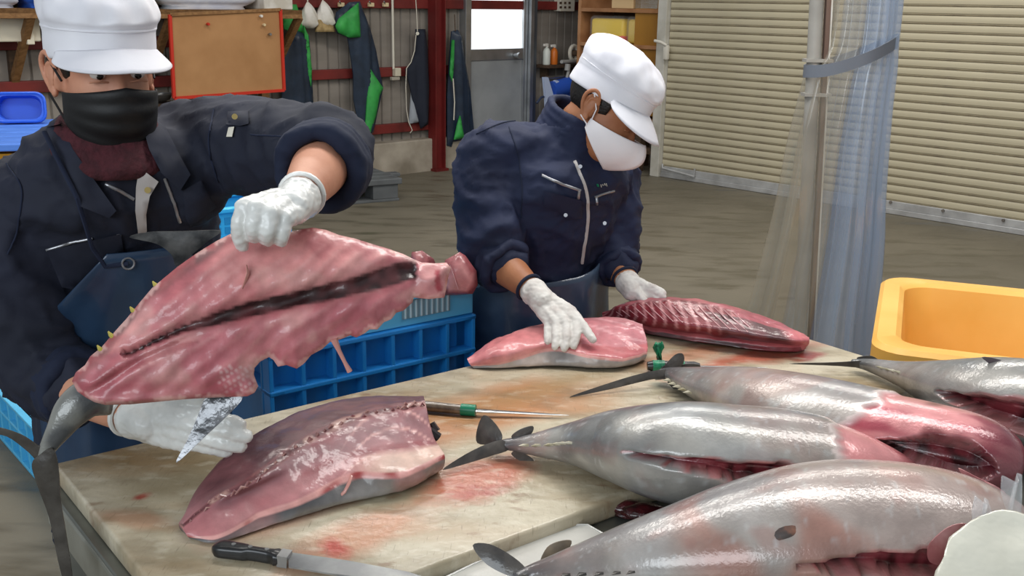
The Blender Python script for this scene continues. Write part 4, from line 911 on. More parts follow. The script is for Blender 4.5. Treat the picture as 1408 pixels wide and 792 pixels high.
def col_front(t, v, p):
    # rails: 0 near bottom,1 skin/flesh edge,2 lower loin,3 ridge of bones,4 far lobe,5 far edge,6 far bottom
    n = nz(p, 30, 3); n2 = nz(p, 9, 8)
    if v < .88 or v > 5.6: c = mixc(lin('8d8b88'), lin('4d4d50'), float(sstep(.2, .9, v)) if v < 1 else 1); c = mixc(c, lin('a59c92'), .5 * float(sstep(.5, .9, t)) if v < 1 else 0); return mixc(c, lin('b06a66'), .4 * float(sstep(.1, .4, n2)))
    if v < 1.15: return mixc(lin('d59c96'), lin('9c3c3c'), float(sstep(.1, .5, n)))
    if v < 2.8:
        c = mixc(lin('b5787a'), lin('885a5f'), float(sstep(1.2, 2.4, v)))
        c = mixc(c, lin('c4777a'), .6 * float(sstep(.25, .0, t)))
        st = math.sin(v * 9 + (t - .8) ** 2 * 160 + n2 * 2.5)
        if t > .55: c = mixc(c, lin('dba8a2'), .65 * float(sstep(.82, 1.0, st)) * float(sstep(.55, .7, t)))
        if t > .6 and v < 1.75: c = mixc(c, lin('d8bba8'), .75 * float(sstep(.62, .8, t)) * float(sstep(1.75, 1.5, v + .1 * n2)))
        c = mixc(c, lin('7d2f36'), .7 * float(sstep(.16, .03, abs(v - 1.82 - .12 * n2))) * float(sstep(.35, .55, t)))
        return mixc(c, lin('8a3a42'), .5 * float(sstep(.25, .5, n2 + .3 * n)))
    if v < 3.25:
        w = 1 - abs(v - 3.02) / .25; return mixc(mixc(lin('8f5557'), lin('54262c'), w), lin('d3aa9c'), .8 * float(sstep(.12, .35, n)) * w)
    c = mixc(lin('5d383d'), lin('714649'), float(sstep(-.3, .4, n2))); c = mixc(c, lin('b98084'), float(sstep(.2, .0, t)) * .8)
    if v > 5.0: c = mixc(c, lin('4a2a2e'), .7)
    return c
F1, PF1 = fillet('tuna_fillet', 'tuna side lying flesh up on the board beside the black-handled knife',
    [[(262, 741, .801), (300, 741, .801), (385, 714, .801), (467, 689, .801), (529, 677, .801), (575, 660, .801), (602, 644, .802)],
     [(258, 738, .808), (300, 738, .812), (364, 706, .822), (418, 687, .832), (483, 655, .842), (549, 653, .842), (612, 628, .842)],
     [(255, 732, .815), (305, 700, .835), (372, 664, .855), (438, 637, .862), (500, 612, .868), (555, 602, .866), (596, 600, .85)],
     [(252, 724, .815), (295, 688, .845), (345, 661, .868), (426, 603, .882), (490, 574, .886), (545, 560, .886), (585, 554, .88)],
     [(249, 718, .814), (285, 672, .845), (335, 630, .868), (400, 585, .878), (465, 562, .880), (530, 552, .88), (584, 551, .875)],
     [(246, 720, .81), (274, 668, .83), (318, 619, .85), (376, 584, .862), (434, 560, .866), (500, 547, .866), (582, 548, .862)],
     [(248, 728, .801), (276, 690, .801), (322, 650, .801), (384, 618, .801), (440, 598, .801), (505, 585, .801), (580, 590, .801)]],
    col_front, seed=2.)
# white blood/skin strap over the near edge and bone row bumps
MB().tube([U(*q) for q in ((483, 654, .848), (480, 664, .842), (474, 676, .83), (463, 686, .815))], [.0025, .003, .003, .002], 8, flat=.5).build('flesh_strip', mat('strip_pink', 'c58a80', .35, coat=.5), F1, True)
M_bone = mat('bone_flesh', 'b98f86', .35, col2='7d464a', scale=60, coat=.6)
for k in range(34):
    t = .04 + .94 * k / 33; i = int(t * 109); p = V(*PF1[i, 36]); q = V(*PF1[min(109, i + 2), 36]); d = (q - p).normalized() if (q - p).length > 1e-6 else TU
    L = .005 + .008 * random.random(); e = V(-d.y, d.x, 0) * (random.random() - .5) * .016 - Z * .0015
    MB().tube([p - d * L + e - Z * .003, p + e + Z * .0035, p + d * L + e - Z * .003], [.001, .0016 + .0022 * random.random(), .001], 6).build('bone_stub', M_bone, F1, True)
for k, (a, b) in enumerate((((592, 582), (598, 594)), ((590, 592), (601, 602)))): MB().tube([U(*a, z=.845), U(*b, z=.83)], [.008, .011], 8).build('dark_clot', mat('clot', '1c0f12', .3, coat=.5) if k == 0 else bpy.data.materials['clot'], F1, True)

def col_p2(t, v, p):
    n = nz(p, 25, 4); n2 = nz(p, 8, 2)
    if v < .85 or v > 4.6: return mixc(mixc(lin('b9aaa2'), lin('8e8a88'), float(sstep(.3, -.2, n2))), lin('55545a'), .8 * float(sstep(.35, .05, v)) if v < 1 else .8)
    if v < 1.12: return lin('d89a94')
    c = mixc(lin('c57577'), lin('d68f8e'), float(sstep(-.3, .4, n2)))
    if t > .6:
        c = mixc(c, lin('a5606c'), .6); c = mixc(c, lin('d8a3a6'), .6 * float(sstep(.75, 1, math.sin(v * 8 + t * 25 + n2 * 3))))
        if v < 1.9: c = mixc(c, lin('b04a4c'), .6)
    return c
F2, _ = fillet('tuna_fillet', 'short pink tuna side under the hand of the worker in the white mask',
    [[(652, 506, .801), (690, 505, .801), (760, 503, .801), (830, 505, .801), (862, 501, .801), (886, 494, .802)],
     [(648, 503, .806), (688, 500, .815), (755, 481, .84), (800, 488, .835), (850, 495, .828), (890, 486, .825)],
     [(645, 499, .812), (685, 487, .838), (752, 470, .856), (800, 470, .852), (850, 474, .848), (890, 470, .84)],
     [(643, 494, .815), (680, 474, .85), (742, 453, .868), (800, 445, .87), (850, 445, .868), (884, 452, .86)],
     [(644, 492, .812), (680, 468, .842), (740, 447, .858), (800, 438, .86), (850, 438, .858), (884, 446, .85)],
     [(648, 498, .801), (682, 482, .801), (742, 464, .801), (800, 456, .801), (850, 456, .801), (884, 462, .801)]], col_p2, seed=6., lump=.005)
def col_rib(t, v, p):
    n = nz(p, 25, 5); n2 = nz(p, 9, 3)
    c = mixc(lin('9c4550'), lin('b8646a'), float(sstep(-.3, .3, n2)))
    if 1.2 < v < 3.2:
        if t < .62:
            st = math.sin((t * 1.0 - v * .035) * 150); c = mixc(lin('7c2730'), lin('c98f90'), .8 * float(sstep(.35, .95, st)) * float(sstep(1.2, 1.9, v)))
        if .42 < t < .86 and v < 2.7: c = mixc(c, mixc(lin('4a2026'), lin('6d3a40'), float(sstep(-.2, .4, n))), float(sstep(.42, .55, t)) * float(sstep(.88, .78, t)))
    if v < .8 or v > 4.6: c = mixc(lin('50383b'), lin('7d3239'), float(sstep(-.2, .3, n2)))
    if t > .9: c = mixc(c, lin('c4696e'), .7)
    return c
F3, PF3 = fillet('tuna_fillet', 'dark red tuna side with pale rib marks at the far corner of the cutting board',
    [[(834, 441, .801), (880, 456, .801), (940, 466, .801), (1000, 474, .801), (1050, 481, .801), (1095, 483, .801), (1107, 480, .803)],
     [(830, 438, .806), (878, 449, .815), (940, 459, .82), (1000, 467, .82), (1050, 473, .82), (1090, 476, .82), (1112, 474, .82)],
     [(828, 434, .812), (875, 436, .84), (930, 443, .855), (990, 451, .858), (1045, 460, .855), (1090, 467, .845), (1113, 468, .835)],
     [(828, 431, .815), (865, 421, .86), (910, 416, .878), (965, 420, .878), (1022, 433, .87), (1075, 450, .855), (1112, 463, .838)],
     [(830, 430, .812), (864, 416, .852), (905, 410, .868), (962, 413, .868), (1022, 426, .86), (1076, 446, .845), (1110, 463, .83)],
     [(832, 434, .801), (866, 430, .801), (908, 428, .801), (962, 432, .801), (1020, 444, .801), (1075, 460, .801), (1106, 470, .801)]], col_rib, seed=9., lump=.006)
for k in range(16):
    i = 8 + k * 4; a, b, c = [V(*PF3[i + int(j * .6), q]) for j, q in ((0, 36), (3, 30), (6, 24))]
    MB().tube([a + Z * .001, b + V(0, -.001, .002), c + V(0, -.001, .001)], [.0008, .0016, .001], 6).build('rib_line', mat('rib_pale', 'c9979a', .4, coat=.4) if k == 0 else bpy.data.materials['rib_pale'], F3, True)
# chunks in the tray
for k, (pts, y, lab) in enumerate((
    ([(632, 347), (640, 352), (655, 373), (657, 392), (650, 404), (628, 406), (610, 406), (606, 380), (612, 358)], 2.42, 'pale pink tuna chunk in the light blue tray beside the end of the held side'),
    ([(566, 347), (580, 345), (596, 356), (604, 375), (606, 408), (575, 410), (562, 385)], 2.5, 'pink tuna chunk in the light blue tray behind the end of the held side'))):
    P = [U(a, b, y=y) for a, b in pts]; c = sum(P, V(0, 0, 0)) / len(P)
    o2 = [(p.x - c.x, p.z - c.z) for p in P]; ex, ey, en = V(1, 0, 0), Z, V(0, -1, 0)
    if sum(o2[i][0] * o2[(i + 1) % len(o2)][1] - o2[(i + 1) % len(o2)][0] * o2[i][1] for i in range(len(o2))) < 0: o2 = o2[::-1]
    mb, p2, fr, d = slab_mesh(o2, .012, c, ex, ey, en, lambda p, d: .03 * min(1, d / .03) ** .5, lambda p, d: -.03 * min(1, d / .03) ** .5 - .004)
    cols = [mixc(lin('cf8f8e'), lin('b0666a'), float(sstep(-.2, .4, nz(v, 20, 4)))) if d_ > .012 else lin('8f4a4e') for v, d_ in zip(mb.v, d)]
    t = thing('tuna_chunk', V(c.x, c.y, min(p.z for p in P)), lab, 'fish piece', 'tuna chunks in the tray'); mb.build('chunk', M_meat, t, True, 60, cols=cols)
    MB().tube([U(618 + 3 * j - 40 * k, 362 + 9 * j, y=y - .034) for j in range(5)], [.001, .003, .003, .003, .001], 6, flat=.4).build('sinew', bpy.data.materials['rib_pale'], t, True)

# ---------------------------------------------------------------- the held side
def yh(px, py): return 1.49 + (px - 350) * .00025 + (430 - py) * .00035
H0 = U(350, 430, y=yh(350, 430)); Hx = (U(600, 400, y=yh(600, 400)) - H0).normalized(); Hn = Hx.cross((U(350, 330, y=yh(350, 330)) - H0)).normalized()
if Hn.dot(CAM - H0) < 0: Hn = -Hn
Hy = Hn.cross(Hx)
def hp(px, py): p = UP3(px, py, H0, Hn) - H0; return (p.dot(Hx), p.dot(Hy))
hout = [(99, 524), (104, 512), (117, 502), (124, 490), (139, 478), (156, 458), (174, 438), (192, 416), (209, 396), (228, 380), (245, 366), (262, 354), (280, 342), (300, 330), (320, 320), (345, 322), (370, 325), (399, 319), (415, 315), (430, 313), (448, 316), (466, 323), (488, 328), (510, 335), (534, 342), (554, 349), (568, 356), (580, 361), (598, 362), (614, 361), (620, 368), (616, 385), (611, 409), (590, 411), (569, 409), (567, 416), (555, 427), (545, 430), (538, 439), (528, 443), (519, 453), (508, 453), (502, 458), (490, 464), (482, 461), (472, 465), (461, 469), (454, 470), (443, 480), (428, 488), (418, 500), (408, 507), (394, 502), (382, 504), (376, 495), (370, 491), (358, 497), (350, 506), (349, 515), (355, 531), (350, 540), (340, 545), (315, 546), (289, 547), (255, 549), (222, 552), (180, 556), (145, 557), (130, 553), (117, 546), (106, 538)]
hl = [(180, 486, 2), (215, 468, 3), (250, 453, 5), (289, 441, 8), (330, 429, 9.5), (377, 418, 10.5), (420, 408, 11), (466, 398, 12), (505, 388, 14), (545, 376, 15), (566, 372, 12)]
def bloodline(q):
    x, y = q
    hxs = [a[0] for a in hl]; yc = np.interp(x, hxs, [a[1] for a in hl]); w = np.interp(x, hxs, [a[2] for a in hl]) * (1 if 170 < x < 572 else 0)
    return y - yc, w
def hfront(p, d):
    P = H0 + Hx * p[0] + Hy * p[1]; q = J(P); dy, w = bloodline(q)
    z = .024 * (1 - math.exp(-d / .025)) + .012 * (1 - math.exp(-d / .07))
    if w > 0: z -= .016 * math.exp(-(dy / (w * 1.1 + 3)) ** 2) * min(1, d / .02)
    if q[0] < 330 and q[1] > 470: z += .010 * math.exp(-((q[1] - (552 - (q[0] - 145) * .02)) / 9) ** 2) * min(1, d / .006)
    g = np.interp(q[0], [110, 150, 200, 260, 320], [548, 524, 494, 466, 452]); z -= .009 * math.exp(-((q[1] - g) / 6) ** 2) * float(sstep(330, 250, q[0])) * min(1, d / .02)
    z += .0012 * math.sin((q[0] * .8 + q[1]) * .22 + 3 * nz(P, 12, 4)) * min(1, d / .02)
    return z + .0045 * nz(P, 25, 2) * min(1, d / .015) + .0015 * nz(P, 70, 5)
def hback(p, d): return -.004 - .05 * (1 - math.exp(-d / .05))
o2 = [hp(*q) for q in hout]
if sum(o2[i][0] * o2[(i + 1) % len(o2)][1] - o2[(i + 1) % len(o2)][0] * o2[i][1] for i in range(len(o2))) < 0: o2 = o2[::-1]
mb, p2, fr, dd = slab_mesh(o2, .0042, H0, Hx, Hy, Hn, hfront, hback)
cols = []
for v, f, d in zip(mb.v, fr, dd):
    q = J(v); n = nz(v, 18, 3); n2 = nz(v, 45, 7); n3 = nz(v, 7, 1)
    if not f: cols.append(mixc(lin('55575a'), lin('8a8886'), float(sstep(-.3, .3, n)))); continue
    dy, w = bloodline(q)
    c = mixc(lin('cf8886'), lin('c27478'), float(sstep(-.3, .35, n3)))
    if dy > 0: c = mixc(c, lin('b4656e'), .7)
    st = math.sin((q[0] * .8 + q[1]) * .22 + 3 * nz(v, 12, 4)); c = mixc(c, lin('deb0a8'), .16 * float(sstep(.5, 1, st)))
    c = mixc(c, lin('dcaaa2'), .42 * float(sstep(.1, .5, n + .5 * n2)))
    c = mixc(c, lin('9a464f'), .45 * float(sstep(.12, .5, -n + .4 * n2)))
    if w > 0:
        e = abs(dy) / (w + .5); c = mixc(c, lin('9c5458'), .8 * float(sstep(2.4, 1.1, e + .3 * n)) * (1 if dy > 0 else .55))
        c = mixc(c, mixc(lin('2b1113'), lin('53282a'), float(sstep(-.2, .4, n2))), float(sstep(1.15, .85, e + .15 * n)))
    # skin margin, upper left
    lx = q[0]; edge = np.interp(lx, [99, 139, 174, 209, 245, 280, 320], [524, 480, 440, 396, 366, 342, 319])
    if lx < 320 and q[1] - edge < 20: c = mixc(c, mixc(lin('8c4f50'), lin('5c4a48'), float(sstep(-.1, .4, n2))), .75 * float(sstep(20, 8, q[1] - edge + 7 * n)))
    if 300 < lx < 352 and q[1] > 503:
        c = mixc(c, lin('e0c4c2'), .6 * float(sstep(.2, .9, math.sin(lx * .9 - q[1] * .25))))
    if lx < 330 and q[1] > 520: c = mixc(c, lin('a04550'), .5 * float(sstep(518, 532, q[1])) * float(sstep(548, 540, q[1])))
    if lx < 300 and 470 < q[1] < 520 and abs(q[1] - np.interp(lx, [120, 200, 290], [535, 492, 455])) < 8 + 4 * n: c = mixc(c, lin('94474c'), .55)
    if d < .006: c = mixc(c, lin('e2b6ae') if n2 > -.1 else lin('9c4448'), .5)
    if lx > 575: c = mixc(c, lin('c98a88'), .5)
    if 598 < lx < 612 and 370 < q[1] < 400: c = mixc(c, lin('a02838'), .8 * float(sstep(6, 2, abs(lx - 604 + 6 * n))))
    cols.append(c)
held = thing('tuna_fillet', H0 - Hn * .03, 'big pink tuna side with dark bloodline lifted by the worker in the black mask', 'fish fillet', 'cut tuna sides')
mb.build('fillet_body', M_meat, held, True, 75, cols=cols)
MB().tube([U(*q, y=1.5) for q in ((459, 466), (466, 482), (474, 498), (481, 511))], [.006, .0035, .003, .0045], 8).build('flesh_strip', bpy.data.materials['strip_pink'], held, True)
MB().tube([UP3(*q, H0 + Hn * .034, Hn) for q in ((339, 364), (341, 376), (337, 388), (333, 397))], [.002, .006, .005, .001], 8, flat=.4).build('flesh_strip', bpy.data.materials['strip_pink'], held, True)
# tail stump and flukes
yt_ = 1.44
tp = [(148, 542, 1.475, 28), (120, 548, 1.455, 25), (98, 566, 1.44, 22), (82, 590, 1.43, 16), (68, 612, 1.425, 11), (58, 632, 1.42, 8)]
PT = []
for a, b, c, r in cr(tp, 24):
    p = U(a, b, y=c); rm = r * (p - CAM).length / FPX; PT.append((p, rm))
ring = []
for i, (p, r) in enumerate(PT):
    tg = (PT[min(i + 1, 23)][0] - PT[max(i - 1, 0)][0]).normalized(); a = tg.cross(V(0, -1, 0)).normalized(); b = a.cross(tg)
    ring.append([list(p + a * r * math.cos(q) + b * r * .7 * math.sin(q)) for q in np.linspace(0, 2 * math.pi, 28, endpoint=False)])
g = grid_mb(np.array(ring), True, True); cols = [mixc(lin('4a4c4e'), lin('85857f'), float(sstep(-.1, .4, nz(v, 22, 3) + .2))) for v in g.v]
g.build('tail_stump', M_skin, held, True, 0, cols=cols)
M_tail = mat('held_tail_fin', '37332f', .35, col2='4d4944', scale=25, coat=.3, bump=.3, bscale=60)
blade('tail_fluke', [(66, 618), (58, 640), (40, 622), (10, 600), (-20, 596), (-60, 592), (-40, 582), (0, 588), (30, 598), (52, 612)], 1.42, M_tail, held, .007)
blade('tail_fluke', [(72, 616), (80, 640), (84, 690), (92, 740), (100, 800), (92, 812), (80, 770), (68, 712), (52, 668), (44, 638), (56, 624)], 1.415, M_tail, held, .007)
blade('pelvic_fin', [(284, 546), (305, 545), (334, 546), (312, 572), (282, 600), (243, 636), (258, 605), (272, 572)], 1.445, mat('silver_fin', '85868a', .28, col2='4f5155', scale=40, metal=.4, coat=.7, bump=.6, bscale=60), held, .005, ys=[1.46, 1.46, 1.46, 1.45, 1.44, 1.43, 1.44, 1.45])
blade('dorsal_skin_flap', [(178, 326), (205, 319), (250, 318), (303, 317), (285, 332), (262, 352), (243, 366), (236, 350), (215, 335)], 1.56, mat('flap_skin', '232426', .5, col2='4c4b4a', scale=40, spec=.3, bump=.5, bscale=50), held, .006)
M_yf = mat('yellow_finlet', 'a89b3a', .5)
for q in ((139, 482), (154, 463), (184, 429), (215, 394)):
    p = U(*q, y=yh(*q) + .004); MB().tube([p + V(.004, 0, -.004), p + V(-.002, 0, .003), p + V(-.005, 0, .008)], [.0035, .0035, .001], 6).build('finlet', M_yf, held, True)

# ---------------------------------------------------------------- knives and small things
M_blade = mat('knife_steel', 'a9abab', .28, metal=.9, col2='86888a', scale=14, bump=.08)
M_bh = mat('black_handle', '17181a', .35, coat=.3)
k1 = thing('kitchen_knife', U(400, 768, z=.8), 'long knife with a black riveted handle lying at the near edge of the cutting board', 'knife')
h0, h1, h2 = U(295, 753, z=.813), U(386, 767, z=.813), U(398, 769, z=.812); dr_ = (h1 - h0).normalized(); sd = V(-dr_.y, dr_.x, 0)
R = []
for i, t in enumerate(np.linspace(0, 1, 18)):
    c = h0 + (h1 - h0) * t; wv = .0135 + .002 * math.cos(t * 5) - (.004 if .5 < t < .9 else 0); hh = .0105
    s_ = (.55 if i == 0 else .9 if i == 1 else 1); s_ = s_ * (.8 if i == 17 else 1)
    R.append([list(c + sd * wv * s_ * math.copysign(abs(math.cos(a)) ** .6, math.cos(a)) + Z * hh * s_ * math.copysign(abs(math.sin(a)) ** .6, math.sin(a))) for a in np.linspace(0, 2 * math.pi, 20, endpoint=False)])
hd = grid_mb(np.array(R), True, True).build('handle', M_bh, k1, True, 50)
for t in (.3, .55, .8): p = h0 + (h1 - h0) * t; MB().tube([p + Z * .008, p + Z * .0115], .0035, 10).build('rivet', M_steel, hd, True)
MB().bar(h1 - dr_ * .002, h2, .022, .018).build('bolster', M_steel, k1)
bl = [U(397, 761, z=.812), U(397, 781, z=.812), U(445, 789, z=.812), U(520, 799, z=.812), U(620, 806, z=.812), U(560, 788, z=.812), U(480, 773, z=.812)]
MB().prism(bl, V(0, 0, .0025)).build('blade', M_blade, k1)
k2 = thing('fillet_knife', U(680, 566, z=.8), 'thin pointed knife with a wet wooden handle and green ring on the cutting board', 'knife')
g0, g1, g2, g3 = U(560, 556, z=.812), U(634, 563, z=.812), U(654, 564.5, z=.812), U(782, 571, z=.806)
MB().tube([g0, g0 + (g1 - g0) * .5, g1], [.0105, .0115, .0105], 14, flat=.9).build('handle', mat('wet_handle', '4a3a30', .3, col2='8d7d6c', scale=30, coat=.6), k2, True)
MB().tube([g1, g2], .0118, 14).build('green_ring', mat('green_ring', '157a5a', .35), k2, True)
MB().tube([g2, g2 + (g3 - g2) * .3, g2 + (g3 - g2) * .7, g3], [.0075, .0065, .0045, .0008], 10, flat=.35).build('blade', M_blade, k2, True)
k3 = thing('taped_knife', U(905, 505, z=.8), 'black knife handle wrapped in green tape lying behind the pale tuna tail', 'knife')
q0, q1 = U(890, 503, z=.813), U(962, 504, z=.813)
MB().tube([q0, q0 + (q1 - q0) * .1, q0 + (q1 - q0) * .9, q1], [.009, .0125, .0115, .008], 14).build('handle', M_bh, k3, True)
M_gt = mat('green_tape', '1f8f63', .35, col2='0f5a40', scale=60, bump=.8, bscale=80)
for a, b in ((.1, .32), (.55, .7)): MB().tube([q0 + (q1 - q0) * a, q0 + (q1 - q0) * b], .0136, 14).build('tape_wrap', M_gt, k3, True)
MB().tube([q1, q1 + (q1 - q0) * 1.3], [.006, .001], 8, flat=.3).build('blade', M_blade, k3, True)
gt = thing('green_tape_scrap', U(907, 497, z=.8), 'crumpled scrap of green tape standing up on the cutting board', 'tape')
P = []
for i, (px, py, w) in enumerate(((908, 496, 3), (906, 489, 4), (905, 482, 6), (905, 476, 8), (906, 471, 6))):
    c = U(px, py, y=U(907, 497, z=.8).y); P.append([list(c + V((j - 3) / 3 * w * .0016, .006 * math.sin(j * 2.3 + i), .003 * math.cos(j * 3 + i))) for j in range(7)])
sheet_mb(np.array(P), .001).build('scrap', M_gt, gt, True, 0); MB().tube([V(*P[0][3]) - Z * .001, V(*P[1][3])], .006, 8).build('stem', M_bh, gt, True)
# guts on the steel top
M_gut = mat('gut_red', '4a1218', .25, col2='1f080b', scale=50, coat=.7, bump=.8, bscale=50)
for k, (px, py, r, lab) in enumerate(((862, 706, .02, 'small dark red gut scrap on the steel top, beside the grey-white board'), (885, 712, .026, 'larger dark red gut scrap on the steel top under the middle tuna'))):
    c = U(px, py, z=.766); t = thing('gut_scrap', c, lab, 'fish scrap', 'gut scraps on the steel top')
    for nm, dx, s in (('lump', 0, 1), ('lump', .02, .7), ('strand', -.025, .6)):
        P = [[list(c + V(dx + 1.6 * r * s * math.cos(a) * math.sin(b) * (1 + .3 * nz((a, b, k), 2)), r * s * math.sin(a) * math.sin(b), max(0, .012 * s * (1 + math.cos(b))))) for a in np.linspace(0, 6.283, 16, endpoint=False)] for b in np.linspace(.05, 3.1, 9)]
        grid_mb(np.array(P), True, True).build(nm, M_gut, t, True, 0)
# white plastic thing and clear film at the near tuna's cut end
wp_ = thing('white_plastic_bag', U(1370, 800, z=.83), 'glossy cream-white plastic bag lying over the cut end of the nearest tuna', 'bag')
P = []
prof = [(1365, 716, 6, .965), (1362, 722, 44, .963), (1362, 735, 62, .955), (1364, 757, 78, .94), (1368, 790, 92, .92), (1372, 825, 100, .89), (1372, 860, 104, .86), (1372, 900, 100, .83), (1372, 920, 40, .82)]
for (px, py, w, z) in cr(prof, 26):
    c = U(px + 20, py, z=z) + V(0, -.02, 0); r = max(w, 3) * (c - CAM).length / FPX
    P.append([list(c + V(r * math.cos(a), .55 * r * math.sin(a), .35 * r * math.sin(a)) * (1 + .10 * nz((math.cos(a) * 2, math.sin(a) * 2, py * .03), 1.3) + .05 * abs(nz((math.cos(a) * 4, math.sin(a) * 4, py * .06), 1.6)))) for a in np.linspace(0, 2 * math.pi, 40, endpoint=False)])
grid_mb(np.array(P), True, True).build('bag_body', mat('cream_plastic', 'd3d1c3', .22, coat=.7, bump=1., bscale=22, col2='c4c2b4', scale=9), wp_, True, 0)
ptop = V(*np.mean(P[1], 0)); MB().tube([V(*np.mean(P[12], 0)) + V(.06, 0, .0), V(*np.mean(P[12], 0)) + V(.11, 0, .02), V(*np.mean(P[12], 0)) + V(.15, 0, .03)], [.03, .014, .03], 14).build('gathered_neck', bpy.data.materials['cream_plastic'], wp_, True)
cf = thing('clear_film', U(1370, 720, z=.88), 'crumpled clear plastic film sticking up behind the cream-white bag', 'plastic film')
M_film = mat('clear_film', 'e6ebee', .08, alpha=.22, spec=.8, bump=.6, bscale=25, coat=.5)
for q, y in (([(1342, 686), (1361, 690), (1363, 730), (1341, 726)], 1.26), ([(1378, 660), (1408, 655), (1408, 735), (1392, 735), (1385, 700)], 1.30)):
    Pq = cr([U(a, b, y=y) for a, b in q], 4); a, b, c, d = [V(*x) for x in (list(U(*q[0], y=y)), list(U(*q[1], y=y)), list(U(*q[-2], y=y)), list(U(*q[-1], y=y)))]
    G = np.array([[list((a * (1 - u) + d * u) * (1 - v) + (b * (1 - u) + c * u) * v + V(0, .012 * math.sin(v * 9 + u * 3), 0)) for v in np.linspace(0, 1, 24)] for u in np.linspace(0, 1, 14)])
    sheet_mb(G, .001).build('film_fold', M_film, cf, True, 0)
# ================================================================ people
from mathutils.bvhtree import BVHTree
def ell(mb, M4, c, r, n=14, m=20):
    vs = []; fs = []
    for i in range(n + 1):
        b = math.pi * i / n
        for k in range(m):
            a = 2 * math.pi * k / m; vs.append(M4 @ V(c[0] + r[0] * math.sin(b) * math.cos(a), c[1] + r[1] * math.sin(b) * math.sin(a), c[2] + r[2] * math.cos(b)))
    for i in range(n):
        for k in range(m): k2 = (k + 1) % m; fs.append((i * m + k, i * m + k2, (i + 1) * m + k2, (i + 1) * m + k))
    mb.add(vs, fs)
def limb(mb, pts, rs, n=18, seg=6, flat=1., up=None):
    """tapered rounded limb through the joints"""
    k = (len(pts) - 1) * seg + 1; A = cr([list(p) + [r] for p, r in zip(pts, rs)], k) if len(pts) > 2 else np.array([list(pts[0].lerp(pts[1], t)) + [rs[0] + (rs[1] - rs[0]) * t] for t in np.linspace(0, 1, 8)])
    P = [V(*a[:3]) for a in A]; R = list(A[:, 3])
    d0 = (P[0] - P[1]).normalized(); d1 = (P[-1] - P[-2]).normalized(); a0, a1, r0, r1 = P[0].copy(), P[-1].copy(), R[0], R[-1]
    for q in (.5, .8, .97): P.insert(0, a0 + d0 * r0 * q); R.insert(0, r0 * math.sqrt(1 - q * q)); P.append(a1 + d1 * r1 * q); R.append(r1 * math.sqrt(1 - q * q))
    mb.tube(P, R, n, True, flat, up)
def loftrings(mb, rings, n=36):
    """rings: (center, half width, half depth, left vec, fwd vec)"""
    P = [[list(c + L * hw * math.copysign(abs(math.cos(a)) ** .85, math.cos(a)) + Fv * hd * math.sin(a)) for a in np.linspace(0, 2 * math.pi, n, endpoint=False)] for c, hw, hd, L, Fv in rings]
    g = grid_mb(np.array(P), True, True); mb.add(g.v, g.f)
def frame(o, fwd, upv):
    y = fwd.normalized(); x = y.cross(upv).normalized(); z = x.cross(y)
    return Matrix(((x.x, y.x, z.x, o.x), (x.y, y.y, z.y, o.y), (x.z, y.z, z.z, o.z), (0, 0, 0, 1)))
M_skin1 = mat('skin_light', 'c99176', .5, col2='bd8369', scale=18, spec=.4, bump=.1, bscale=200)
M_skin2 = mat('skin_tan', 'a9714f', .5, col2='9a6344', scale=18, spec=.4, bump=.1, bscale=200)
M_hair = mat('black_hair', '14110f', .5, bump=.6, bscale=160)
M_jack1 = mat('jacket_dark_navy', '1b1f31', .8, col2='151928', scale=6, bump=.35, bscale=22)
M_jack2 = mat('jacket_navy', '182343', .75, col2='131b36', scale=6, bump=.35, bscale=22)
M_cuff = mat('cuff_navy', '131c33', .85, bump=.2, bscale=60)
M_trou = mat('trousers_navy', '1b2233', .8)
M_glove = mat('white_glove', 'dcdcd8', .32, col2='c8c8c4', scale=22, lo=.4, hi=.75, coat=.3, croug=.2, bump=.4, bscale=30)
M_glove2 = mat('cotton_glove', 'd6d2cc', .7, col2='b7aca6', scale=30, lo=.45, hi=.8, bump=.3, bscale=60)
M_cap = mat('white_cap', 'e2e1e6', .75, bump=.12, bscale=40, col2='d6d5dc', scale=8)
M_blackm = mat('black_mask', '141416', .6, bump=.1, bscale=200); M_whitem = mat('white_mask', 'e8e4e6', .7, bump=.1, bscale=120)
M_apr1 = mat('wet_navy_apron', '1f3047', .3, col2='2f4762', scale=5, lo=.4, hi=.75, bump=.3, bscale=18, coat=.3); M_apr2 = mat('wet_slate_apron', '25334a', .3, col2='48596e', scale=6, lo=.4, hi=.75, bump=.4, bscale=18, coat=.3)
M_zip = mat('zip_metal', '9c9ca0', .35, metal=.8); M_grey = mat('grey_lining', 'b9b3b0', .7); M_boot = mat('boot_rubber', '23262a', .4); M_brass = mat('brass_button', 'b9a36a', .3, metal=.8)
M_eyew = mat('eye_white', 'e3dcd6', .2); M_eyed = mat('eye_iris', '1a100c', .15)

